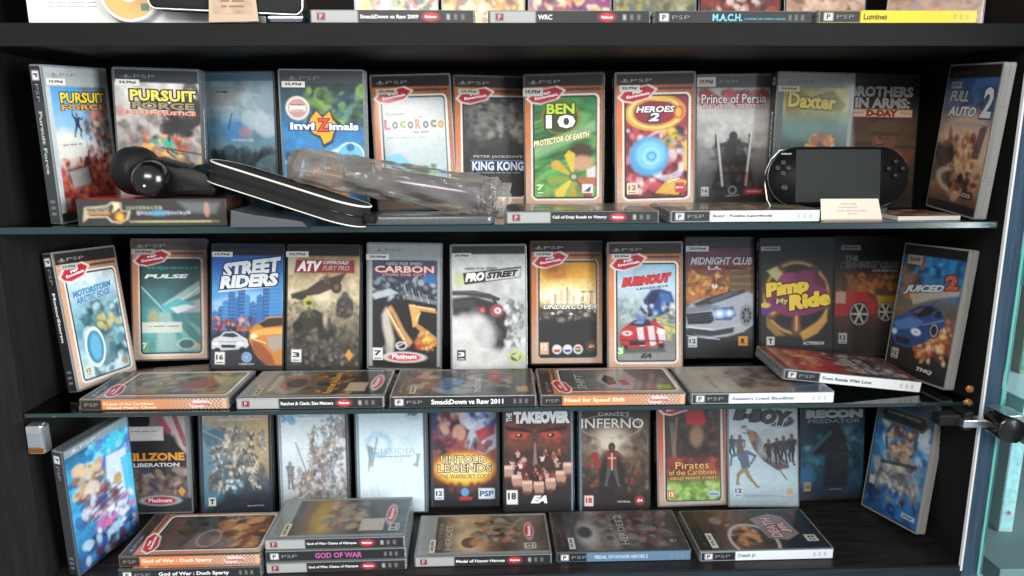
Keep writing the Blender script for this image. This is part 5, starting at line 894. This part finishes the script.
lying('tilted red case with a white spine resting on the sandy one', 'light', 'russia', spine(WH, 'From Russia With Love', 'e6e6e6', '445', .36), 2, .3490, .0306, -1.6, up=.0195, tilt=6.0, group=GF)
lying('orange hatched spine case on top of the two case stack on cabinet floor', 'mid', 'sparta', spine('ess', 'God of War : Duch Sparty', fg='f0dccc', tw=.5, th=.5), 3, -.4826, .0, .7, up=.0147, group=GF)
lying('black spined case at bottom of the two case stack on cabinet floor', 'mid', 'sparta', spine(BK, 'God of War : Duch Sparty', '19191b', 'e4e4e4', .5, .5), 3, -.4815, -.006, .8, group=GF)
lying('top case of the three case stack, silver and black spine, beige sticker on cover', 'light', 'olympus', spine(PL, 'God of War: Chains of Olympus', tw=.36), 3, -.3039, .009, .6, up=.0294, group=GF, sticker=st('59,99', .05, .13, .3, .05, 'ccc4a4'))
lying('middle case of the three case stack, black spine with pink lettering', 'light', 'olympus', spine(BK, 'GOD OF WAR', '161518', 'b8509c', .34, .6, tu=.52), 3, -.3026, .006, 1.0, up=.0147, group=GF)
lying('bottom case of the three case stack, silver and black spine', 'light', 'olympus', spine(PL, 'God of War: Chains of Olympus', tw=.36), 3, -.3022, .003, 1.2, group=GF)
lying('flat silver and black spined case right of the three case stack', 'light', 'heroes', spine(PL, 'Medal of Honor Heroes', tw=.36), 3, -.1165, .0114, .6, group=GF, sticker=st('29,99', .07, .125, .3, .045, 'c8c4b4'))
lying('flat case with a grey blue spine in middle of cabinet floor', 'mid', 'heroes2', spine(BK, 'MEDAL OF HONOR HEROES 2', '5c7c98', 'b8ccdc', .4, .4), 3, .0653, .0158, .3, group=GF, sticker=st('39,99', .06, .13, .26, .045, 'c0c4c4'))
lying('flat dark cover case with a white spine at right of its row on cabinet floor', 'light', 'deathjr', spine(WH, 'Death Jr.', 'dde4ea', '667788', .14, .5), 3, .2512, .0123, .7, group=GF, sticker=st('29,99', .06, .13, .34, .05, 'd0ccc0'))

# ------------------------------------------------------------------ the cabinet
XL, XR, YB = -.569, .583, .262
def one(name, mat, *boxes):
    bm = bmesh.new()
    for b in boxes: add_box(bm, *b)
    return struct(name, bm, mat)
one('wall_left', M['wall'], (XL-.35, XL, -.006, YB, Z[3]-.05, .75))
one('wall_right', M['wall'], (XR, XR+.021, -.0045, YB, Z[3]-.05, .75))
one('trim_1', M['panel_front'], (XR+.001, XR+.021, -.0070, -.0045, Z[3]-.05, .75))  # panel front with the daylight reflection in its colour
one('edge_highlight_strip', M['bright'], (XR-.0016, XR+.0008, -.0085, -.0042, Z[3]-.006, .75))  # white strip added in place of the highlight along the inner edge
one('trim_3', M['panel_low'], (XL, XR, -.0078, -.006, Z[3]-.05, Z[3]-.001))
one('wall_back', M['wall'], (XL-.02, XR+.02, YB, YB+.008, Z[3]-.05, .75))
one('floor', laminate('floor_wood_laminate', '#181616', '#2e2a28', .38), (XL, XR, -.006, YB, Z[3]-.05, Z[3]))
one('ceiling', M['laminate'], (XL-.02, XR+.02, -.006, YB+.01, .75, .775))
def shelf(z, th, mats, label, edge, fr=.006):
    t = thing('glass_shelf' if edge else 'wooden_shelf', label, 'shelf', (0, -fr, z))
    if edge:
        bm = bmesh.new(); add_box(bm, XL+.002, XR-.010, .0035, YB+fr-.001, -th, 0); bm_obj('shelf_pane', bm, mats[0], t)
        bm = bmesh.new(); add_box(bm, XL+.002, XR-.010, 0, .0035, -th, 0, .0008, 1); bm_obj('polished_edge', bm, mats[1], t)
    else:
        bm = bmesh.new(); add_box(bm, XL+.001, XR-.001, 0, YB+fr-.001, -th, 0, .0006, 1); bm_obj('board', bm, mats[0], t)
    return t
shelf(Z[0], .024, [M['laminate']], 'thick black board carrying the topmost row of cases', False, .012)
shelf(Z[1], .008, [M['glass'], M['tealdark']], 'dark edged glass shelf under the handheld console', True)
shelf(Z[2], .005, [M['glass'], M['tealdark']], 'dark teal edged glass shelf above the cabinet floor', True)

# hinges
def hinge(x, side, label):
    z = -.327
    t = thing('door_hinge', label, 'hinge', (x, -.02, z)); t.scale = (1.2, 1.1, 1.2)
    s = side
    bm = bmesh.new()
    add_prism(bm, rrect(-.02, .012, -.013, .013, .012, 8), -.038, -.010, .003, f=lambda a, b, c: (a*s, b, c)); bm_obj('hinge_cup', bm, M['black'], t, True)
    bm = bmesh.new()
    pr = [(-.016, .0155), (-.004, .0165), (.008, .013), (.0155, .005), (.0165, -.006), (.0135, -.0135), (.008, -.0155), (.0105, -.004), (.0085, .004), (.002, .0095), (-.006, .0125)]
    add_prism(bm, pr, -.0415, -.009, .001, f=lambda a, b, c: (a*s, b, c)); bm_obj('chrome_cap', bm, M['chrome'], t)
    bm = bmesh.new(); add_box(bm, min(-.042*s, -.008*s), max(-.042*s, -.008*s), -.018, -.004, -.005, .003, .001); bm_obj('hinge_arm', bm, M['chrome'], t)
    bm = bmesh.new(); add_box(bm, min(-.062*s, -.036*s), max(-.062*s, -.036*s), -.010, .006, -.006, .006, .002); add_box(bm, min(-.040*s, -.030*s), max(-.040*s, -.030*s), -.014, .010, -.010, .010, .002); bm_obj('hinge_plate', bm, M['blackmat'], t)
    for dz in (.012, .026):
        bm = bmesh.new(); add_lathe(bm, [(.004, 0), (.004, .002), (.002, .004)], Matrix.Translation((-.034*s, -.006, dz+.006)) @ Matrix.Rotation(R(90), 4, 'X'), 12); bm_obj('screw', bm, M['brass'], t)
    return t
hinge(.590, 1, 'black and chrome glass door hinge on the right side of cabinet')
t = thing('shelf_clip', 'small chrome and plastic clip on the left wall below the middle shelf', 'clip', (XL+.009, -.006, -.340))
bm = bmesh.new(); add_box(bm, .002, .022, -.016, .0, -.018, .018, .003); bm_obj('clip_body', bm, M['chrome'], t)
bm = bmesh.new(); add_box(bm, .0035, .0205, -.0175, -.015, -.016, -.009, .001); bm_obj('clip_band', bm, M['brass'], t)
bm = bmesh.new(); add_box(bm, .004, .020, -.0175, -.015, .008, .017, .001); bm_obj('clip_cap', bm, M['grey'], t)
# open glass door on the right
t = thing('glass_door', 'clear glass door standing open at the right edge with a green edge', 'door', (.6050, -.008, 0), (0, 0, R(-60)))
bm = bmesh.new(); add_box(bm, .003, .52, -.0025, .0025, Z[3]-.012, .75); bm_obj('door_pane', bm, M['door'], t)
bm = bmesh.new(); add_box(bm, 0, .003, -.0028, .0028, Z[3]-.012, .75, .0006, 1); bm_obj('polished_edge', bm, M['teal'], t)

# ------------------------------------------------------------------ neighbour cabinet seen through the door glass
one('wall_far', M['street'], (XR+.021, 2.2, .42, .45, -.9, 1.2))
t = thing('display_cabinet', 'neighbouring blue grey cabinet seen through the open glass door', 'cabinet', (.98, .18, -.60))
bm = bmesh.new(); add_box(bm, -.34, .5, -.18, .2, .02, .055, .001); bm_obj('bottom_board', bm, M['grey'], t)
bm = bmesh.new(); add_box(bm, -.34, .5, -.18, .2, .262, .286, .001); bm_obj('shelf_board', bm, M['bright'], t)
bm = bmesh.new(); add_box(bm, -.34, -.32, .19, .2, .055, .9); add_box(bm, -.34, .5, .19, .2, .055, .9); bm_obj('back_panel', bm, M['ledge'], t)
def upright(x, y, z, w, h, label, k='white'):
    t = thing('game_case', label, 'game case', (x, y, z), (0, 0, R(-8)))
    bm = bmesh.new(); add_box(bm, 0, w, 0, .11, 0, h, .0015); bm_obj('case_shell', bm, M[k], t)
    c = Cv(w*.8, h*.92, 6, 60, 'c8dcdc' if k == 'white' else '6c9c7c'); c.N(.3, 3, 4)
    c.E(.55, .86, .22, .22, 'c84c4c').t('game', .5, .5, .5, .5, '8ca4ac', bold=0).texts.pop()
    c.t('PSP', .5, .3, .3, .3, '7c98a4', rot=90).texts.pop()
    c.mesh('spine_print', lambda a, b, l: (w*.1+a, -.0003-l, h*.96-b), M['paper'], t); return t
upright(.700, .09, -.545, .019, .176, 'white upright case with a red dot seen through the door glass')
upright(.705, .10, -.314, .016, .12, 'upright green spined case on the next cabinet shelf', 'kraft')
upright(.745, .10, -.314, .016, .15, 'upright white spined case on the next cabinet shelf')

# ------------------------------------------------------------------ things on the upper glass shelf
z1 = Z[1]+.0003
# carton
t = thing('gadget_box', 'flat dark retail carton with an orange emblem at left of upper shelf', 'box', (-.3960, 0, z1))
bm = bmesh.new(); add_box(bm, -.083, .083, 0, .055, 0, .0305, .0006, 1); bm_obj('carton', bm, plain('carton_brown_black', '#4a2a22', .35, coat=.4), t)
c = Cv(.166, .0305, 110, 22, '2c2a29').N(.3, 6, 3)
c.P([(.68, .1), (.96, .15), (.93, .55), (.75, .5)], '6c7074', .7, .03).E(.87, .4, .02, .05, 'b08074', .9, .01).Q(.4, .8, .95, .88, '8c7c44', .8)
c.P([(.05, .3), (.2, .22), (.24, .08), (.3, .12), (.3, .42), (.36, .42), (.34, .75), (.28, .92), (.22, .86), (.19, .68), (.07, .7), (.03, .86)], 'b0a48c').P([(.06, .34), (.2, .28), (.25, .14), (.29, .2), (.29, .46), (.34, .46), (.32, .74), (.28, .86), (.23, .8), (.2, .62), (.08, .62)], '4c3828').E(.28, .66, .03, .035, 'c87c2c').E(.285, .68, .017, .02, 'd8b440').P([(.24, .14), (.28, .12), (.29, .3), (.23, .52), (.25, .3)], 'd8c89c').Q(.06, .52, .22, .57, 'c07830')
c.bars(.14, .33, .15, .1, 'a49c8c', 2).bars(.14, .46, .15, .1, 'b0a488', 3).bars(.45, .32, .24, .15, '8c9478', 4).bars(.58, .52, .36, .14, 'a4acb4', 5).E(.54, .52, .05, .02, '4c94b8', .8)
c.bars(.62, .84, .55, .07, 'b8ac7c', 7)
c.mesh('printed_front', lambda x, y, l: (-.083+x, -.0004-l, .0303-y*.985), M['cover'], t)
bm = bmesh.new(); add_box(bm, -.075, -.022, .006, .05, .0306, .0312); bm_obj('red_label', bm, plain('red_gloss', '#b01c20', .3, coat=.6), t)
# black round gadget
t = thing('game_controller', 'black rounded gadget with a ridged drum and a glossy knob on the dark carton', 'gadget', (-.389, .027, z1+.0315))
t.scale = (1.06, 1.06, 1.06)
bm = bmesh.new(); add_lathe(bm, [(.016, -.016), (.0235, -.013), (.026, -.008), (.0255, -.003), (.0268, 0), (.0255, .003), (.026, .008), (.0235, .013), (.014, .017), (.006, .018)], Matrix.Translation((-.034, .008, .0272)) @ Matrix.Rotation(R(70), 4, 'Z') @ Matrix.Rotation(R(90), 4, 'X'), 36); bm_obj('drum', bm, M['blackmat'], t, True)
bm = bmesh.new(); add_lathe(bm, [(.004, -.014), (.013, -.012), (.0185, -.004), (.0195, .004), (.0165, .012), (.009, .017), (.002, .0182)], Matrix.Translation((-.007, -.018, .0195)) @ Matrix.Rotation(R(75), 4, 'X'), 32); bm_obj('knob', bm, M['black'], t, True)
bm = bmesh.new(); add_prism(bm, [(-.03, .004), (.052, .0), (.056, .008), (.045, .024), (.036, .034), (.028, .026), (.016, .034), (-.012, .042), (-.03, .038)], -.006, .03, .005, seg=3); bm_obj('body', bm, M['blackmat'], t, True)
bm = bmesh.new(); add_box(bm, .02, .05, -.0075, -.006, .006, .012, .0005); bm_obj('switch', bm, M['black'], t)
bm = bmesh.new(); add_lathe(bm, [(.0012, 0), (.0012, .001)], Matrix.Translation((-.006, -.0372, .0135)) @ Matrix.Rotation(R(90), 4, 'X'), 10); bm_obj('indicator', bm, M['pipe'], t)
# zipped pouch
t = thing('zip_pouch', 'long black zipped pouch with two white piping lines slanting down to the shelf front', 'pouch', (-.256, -.012, z1+.0385), (R(-6), R(14.5), R(-19)))
out = rrect(-.099, .099, 0, .062, .028, 10)
bm = bmesh.new(); add_prism(bm, out, -.0125, .0125, .004, f=lambda a, b, c: (a, c, b), seg=3); bm_obj('pouch_body', bm, M['cloth'], t, True)
for zz, rr in ((.0115, .0012), (-.0115, .0007)):
    bm = bmesh.new(); o2 = rrect(-.1, .1, -.001, .063, .029, 10); add_tube(bm, [(a, b, zz) for a, b in o2], rr, 8, True); bm_obj('piping', bm, M['pipe'], t, True)
bm = bmesh.new(); o2 = rrect(-.0996, .0996, -.0008, .0626, .0286, 10); add_tube(bm, [(a, b, 0) for a, b in o2], .0011, 6, True); bm_obj('zip', bm, M['black'], t, True)
bm = bmesh.new(); add_box(bm, .099, .112, .028, .04, -.005, .004, .002); bm_obj('zip_pull', bm, M['blackmat'], t)
# grey folded tray under the pouch
bm = bmesh.new(); add_prism(bm, [(-.035, 0), (.05, 0), (.044, .006), (-.01, .014), (-.033, .019)], -.02, .05, .001)
o = bm_obj('folded_card', bm, plain('mottled_grey_card', '#4a4c50', .4, coat=.4, bump=.3, bscale=60)); o.location = (-.268, -.0, z1); tag(o, 'grey folded card lying under the black pouch beside the carton', 'card')
# film bag with tube
t = thing('plastic_bag', 'crinkled clear plastic bag holding a dark tube, lying over the pouch', 'bag', (-.120, .036, z1+.0455), (0, R(9.0), R(-5)))
bm = bmesh.new(); nx, nth = 70, 36; rnd = np.random.RandomState(4); ph = rnd.rand(40)*6.28
ring = []
for i in range(nx+1):
    u = i/nx; x = -.128+.256*u; ry = .030+.008*math.sin(u*9)*(1-u); rz_ = (.0235-.003*(1-u)); pinch = 1 if 0.04 < u < .93 else .82
    r_ = []
    for j in range(nth):
        a = 2*math.pi*j/nth
        w = .0022*math.sin(3*a+14*u+ph[0])*math.sin(11*u+ph[1])+.0013*math.sin(5*a-23*u+ph[2])+.0006*math.sin(9*a+41*u+ph[3])
        if u > .88: w += .0022*math.sin(6*a+90*u)
        sq = (abs(math.cos(a))**.8*math.copysign(1, math.cos(a)), abs(math.sin(a))**.8*math.copysign(1, math.sin(a)))
        r_.append(bm.verts.new((x+.6*w*(u > .9), (ry*pinch+w)*sq[0], (rz_*pinch+w)*sq[1])))
    ring.append(r_)
for a, b in zip(ring, ring[1:]):
    for j in range(nth): bm.faces.new((a[j], a[(j+1) % nth], b[(j+1) % nth], b[j]))
bm.faces.new(ring[0][::-1]); bm.faces.new(ring[-1])
bm_obj('film', bm, M['film'], t, False)
bm = bmesh.new(); add_lathe(bm, [(.004, -.07), (.013, -.069), (.0155, -.062), (.0155, .066), (.013, .072), (.005, .073)], Matrix.Translation((.04, -.002, -.001)) @ Matrix.Rotation(R(90), 4, 'Y'), 32); bm_obj('tube', bm, M['tube'], t, True)
bm = bmesh.new(); add_lathe(bm, [(.004, -.02), (.014, -.018), (.017, 0), (.013, .014), (.004, .016)], Matrix.Translation((-.048, 0, .0)) @ Matrix.Rotation(R(80), 4, 'Y'), 28); bm_obj('tube_cap', bm, M['black'], t, True)
bm = bmesh.new(); add_box(bm, -.122, -.06, -.014, .014, -.0035, -.0025); bm_obj('paper_insert', bm, M['kraft'], t)
# dark flat tray under bag
bm = bmesh.new(); add_prism(bm, rrect(-.075, .075, 0, .06, .01, 4), 0, .010, .002, f=lambda a, b, c: (a, c, b))
o = bm_obj('accessory_case', bm, M['mid'], None, True); o.location = (-.085, -.008, z1); tag(o, 'low glossy dark grey accessory case lying under the plastic bag', 'case')
# handheld console
t = thing('handheld_console', 'black handheld console with a grey screen propped up behind the price card', 'console', (.4150, .058, z1+.0135), (R(-9), 0, R(-3)))
def px_(o, a): return o
bm = bmesh.new(); add_prism(bm, rrect(-.0845, .0845, 0, .0715, .0355, 14), 0, .017, .0035, seg=3); bm_obj('body', bm, M['blackmat'], t, True)
bm = bmesh.new(); add_tube(bm, [(a, .006, b) for a, b in rrect(-.0850, .0850, -.0005, .072, .0358, 14)], .0011, 6, True); bm_obj('side_band', bm, plain('grey_chrome_band', '#6c6e72', .25, .8), t, True)
bm = bmesh.new(); add_prism(bm, rrect(-.0530, .0500, .004, .0685, .002, 3), -.0006, .001); bm_obj('screen', bm, M['screen'], t)
bm = bmesh.new()
for a, b in ((-.069, .0525), (-.069, .0395), (-.0755, .046), (-.0625, .046)): add_prism(bm, rrect(a-.003, a+.003, b-.003, b+.003, .0012, 3), -.0022, .001, .0005)
bm_obj('direction_pad', bm, M['key'], t, True)
for a, b in ((.068, .0535), (.068, .0365), (.0595, .045), (.0765, .045)):
    bm = bmesh.new(); add_lathe(bm, [(.0034, 0), (.0034, .002), (.0024, .0032), (.0004, .0034)], Matrix.Translation((a, -.0002, b)) @ Matrix.Rotation(R(90), 4, 'X'), 20); bm_obj('button', bm, M['key'], t, True)
bm = bmesh.new(); add_lathe(bm, [(.005, 0), (.005, .0015), (.0035, .0026)], Matrix.Translation((-.067, -.0002, .022)) @ Matrix.Rotation(R(90), 4, 'X'), 20); bm_obj('thumb_stick', bm, M['key'], t, True)
bm = bmesh.new(); add_prism(bm, [(.045, .069), (.056, .0695), (.055, .0755), (.048, .0755)], .004, .012, .001); bm_obj('shoulder_button', bm, M['black'], t)
c = Cv(.013, .0022, 2, 2, '101012').t('SONY', .5, .5, 1, 1, 'b8b8b8', bold=.04); c.mesh('printed_mark', lambda x, y, l: (-.071+x, -.0004-l, .0645-y), M['paper'], t)
t = thing('wire_stand', 'clear bent plastic stand holding up the handheld console', 'stand', (.415, .050, z1))
bm = bmesh.new(); add_tube(bm, [(-.060, .017, .084), (-.076, .014, .0805), (-.0875, .010, .070), (-.0945, .006, .055), (-.0960, .002, .040), (-.0935, -.002, .022), (-.086, -.006, .007), (-.074, -.009, .0018), (.0, -.010, .0018), (.06, -.010, .0018), (.066, -.010, .006)], .0010, 8); bm_obj('front_rail', bm, M['chrome'], t, True)
bm = bmesh.new(); add_tube(bm, [(-.05, -.011, .0018), (-.05, .03, .0018), (-.05, .04, .03)], .0013, 8); add_tube(bm, [(.06, -.012, .0018), (.06, .03, .0018), (.06, .04, .03)], .0013, 8); bm_obj('rear_foot', bm, M['chrome'], t, True)
bm = bmesh.new(); add_box(bm, -.05, .06, .002, .026, .0005, .0125, .002); bm_obj('rest_pad', bm, M['black'], t)
# price card
t = thing('price_card', 'small cream price card leaning in front of the console', 'card', (.4090, .010, z1), (R(-24), 0, R(-1.5)))
c = Cv(.068, .0265, 90, 34, 'e4d4c4'); c.bars(.47, .24, .28, .07, 'a08c80', 2).bars(.46, .40, .32, .07, 'a08c80', 3).bars(.5, .56, .52, .07, 'a08c80', 4).bars(.52, .70, .16, .06, 'a08c80', 5)
c.mesh('card_face', lambda x, y, l: (-.034+x+(.5-x/.068)*.06*(y/.0265)*-.06, -.0005-l, .0268-y), M['paper'], t)
bm = bmesh.new(); add_box(bm, -.034, .034, -.0004, .0004, 0, .0268); bm_obj('card_back', bm, M['kraft'], t)
bm = bmesh.new(); add_box(bm, -.034, .036, .0, .016, .0005, .002); o = bm_obj('card_fold', bm, M['kraft'], t); o.rotation_euler = (R(28), 0, 0)
# booklet
t = thing('booklet', 'thin white edged booklet lying flat at the right end of upper shelf', 'booklet', (.4960, .006, z1), (0, 0, R(2)))
bm = bmesh.new(); add_box(bm, -.035, .041, .0, .075, 0, .0052, .0004, 1); bm_obj('pages', bm, M['white'], t)
c = Cv(.076, .075, 30, 30, '8c4c38').N(.5, 6, 3).B((0, 0, 1, 1), 30, ['d8c8b0', '5c2c24', 'b87858', '3c2c2c'], .05, .14, .7, 5); c.mesh('printed_cover', lambda x, y, l: (-.035+x, .075-y, .0055+l), M['cover'], t)

# ------------------------------------------------------------------ things on the topmost board
z0 = Z[0]+.0003
bm = bmesh.new(); add_box(bm, -.12, .12, 0, .05, 0, .085, .0006, 1)
t = thing('white_box', 'white printed carton at the left end of the topmost shelf', 'box', (-.392, .012, z0)); bm_obj('carton', bm, M['white'], t)
c = Cv(.24, .085, 60, 24, 'e4e4e2'); c.P([(.55, 0), (1, 0), (1, 1), (.62, 1)], 'b4b4b4', .8, .15)  # grey right part is shade painted onto the white carton
for k in range(4): c.t('--- ---- ------- ----', .2, .62+k*.05, .22, .012, 'aaa')
c.mesh('printed_front', lambda x, y, l: (-.12+x, -.0004-l, .084-y*.98), M['cover'], t)
t = thing('game_disc', 'white rimmed orange game disc leaning on the white carton', 'disc', (-.398, .003, z0), (R(-6), 0, 0))
FX = Matrix.Translation((0, 0, .0345)) @ Matrix.Rotation(R(90), 4, 'X')
bm = bmesh.new(); add_lathe(bm, [(.0325, -.002), (.0335, 0), (.0325, .0022), (.006, .0022)], FX, 48); bm_obj('disc_shell', bm, M['white'], t)
bm = bmesh.new(); add_lathe(bm, [(.029, .0022), (.029, .0027), (.012, .0027)], FX, 48); bm_obj('disc_print', bm, plain('orange_disc_print', '#d8a45c', .35, coat=.6), t)
bm = bmesh.new(); add_lathe(bm, [(.0115, .0027), (.0115, .0032), (.004, .0032)], FX, 36); bm_obj('disc_hub', bm, M['chrome'], t)
bm = bmesh.new(); add_box(bm, .012, .02, -.0034, -.0028, .014, .021, .0002, 1); bm_obj('age_mark', bm, plain('teal_print', '#4a7c74', .4), t)
t = thing('zip_pouch', 'black zipped pouch with silver rim on the topmost shelf', 'pouch', (-.297, -.012, z0+.0115), (0, R(2.5), 0))
bm = bmesh.new(); add_prism(bm, rrect(-.075, .085, 0, .022, .008, 6), -.0, .022, .004, seg=3); bm_obj('pouch_body', bm, M['cloth'], t, True)
bm = bmesh.new(); add_tube(bm, [(a, .0, b) for a, b in rrect(-.0755, .0855, -.0005, .0225, .0085, 6)], .0012, 6, True); bm_obj('piping', bm, M['chrome'], t, True)
bm = bmesh.new(); add_prism(bm, [(-.026, -.0005), (.026, .0005), (.024, .03), (-.023, .034)], -.0006, .0006)
t = thing('hang_tag', 'beige translucent tag hanging in front of the silver rimmed pouch', 'tag', (-.283, -.0155, z0)); bm_obj('tag_card', bm, M['kraft'], t)
c = Cv(.04, .018, 12, 6, 'b89c80').N(.4, 3, 2).t('--- ----', .5, .3, .6, .1, '7c6450').t('-- -----', .5, .6, .6, .1, '7c6450'); c.mesh('print', lambda x, y, l: (-.02+x, -.0009-l, .026-y), M['paper'], t)
bm = bmesh.new(); add_prism(bm, rrect(-.018, .018, 0, .011, .003, 4), 0, .03, .001); t = thing('battery_pack', 'small dark blue battery pack between the beige tag and the silver spine', 'battery', (-.2300, -.010, z0)); bm_obj('pack', bm, plain('navy_plastic', '#1c2c40', .3, coat=.5), t)
bm = bmesh.new(); add_box(bm, -.0182, .0182, -.0006, .0004, .0045, .0062); bm_obj('silver_stripe', bm, M['chrome'], t)

# ------------------------------------------------------------------ light, sky, camera
def area(name, loc, target, sx, sy, power, colr):
    l = bpy.data.lights.new(name, 'AREA'); l.shape = 'RECTANGLE'; l.size = sx; l.size_y = sy; l.energy = power; l.color = colr
    o = bpy.data.objects.new(name, l); col.objects.link(o); o.location = loc
    o.rotation_euler = (Vector(target)-Vector(loc)).to_track_quat('-Z', 'Y').to_euler(); return o
area('shop_window_daylight', (2.5, -1.75, .20), (0, .1, -.30), 1.5, 1.6, 150, (.93, .97, 1.0))
area('shop_ceiling_lamp', (-.5, -2.3, .95), (0, .1, -.35), 1.4, .6, 50, (1.0, .93, .84))
w = bpy.data.worlds.new('room'); sc.world = w; w.use_nodes = True
w.node_tree.nodes['Background'].inputs[0].default_value = (.62, .70, .78, 1); w.node_tree.nodes['Background'].inputs[1].default_value = .55
cam = bpy.data.cameras.new('camera'); co = bpy.data.objects.new('camera', cam); col.objects.link(co); sc.camera = co
cam.sensor_width = 36; cam.lens = 720.43/1024*36; cam.clip_start = .01
p, yw, rl = .20119, .025175, -.0035136
F = Vector((math.sin(yw)*math.cos(p), math.cos(yw)*math.cos(p), -math.sin(p))); Rt = Vector((math.cos(yw), -math.sin(yw), 0)); Up = Rt.cross(F)
X = math.cos(rl)*Rt+math.sin(rl)*Up; Y = -math.sin(rl)*Rt+math.cos(rl)*Up
co.matrix_world = Matrix(((X.x, Y.x, -F.x, -.01088), (X.y, Y.y, -F.y, -.8236), (X.z, Y.z, -F.z, 0), (0, 0, 0, 1)))
sc.view_settings.view_transform = 'Standard'; sc.view_settings.look = 'None'; sc.view_settings.gamma = 1; sc.view_settings.use_curve_mapping = False
sc.view_settings.exposure = 0.12
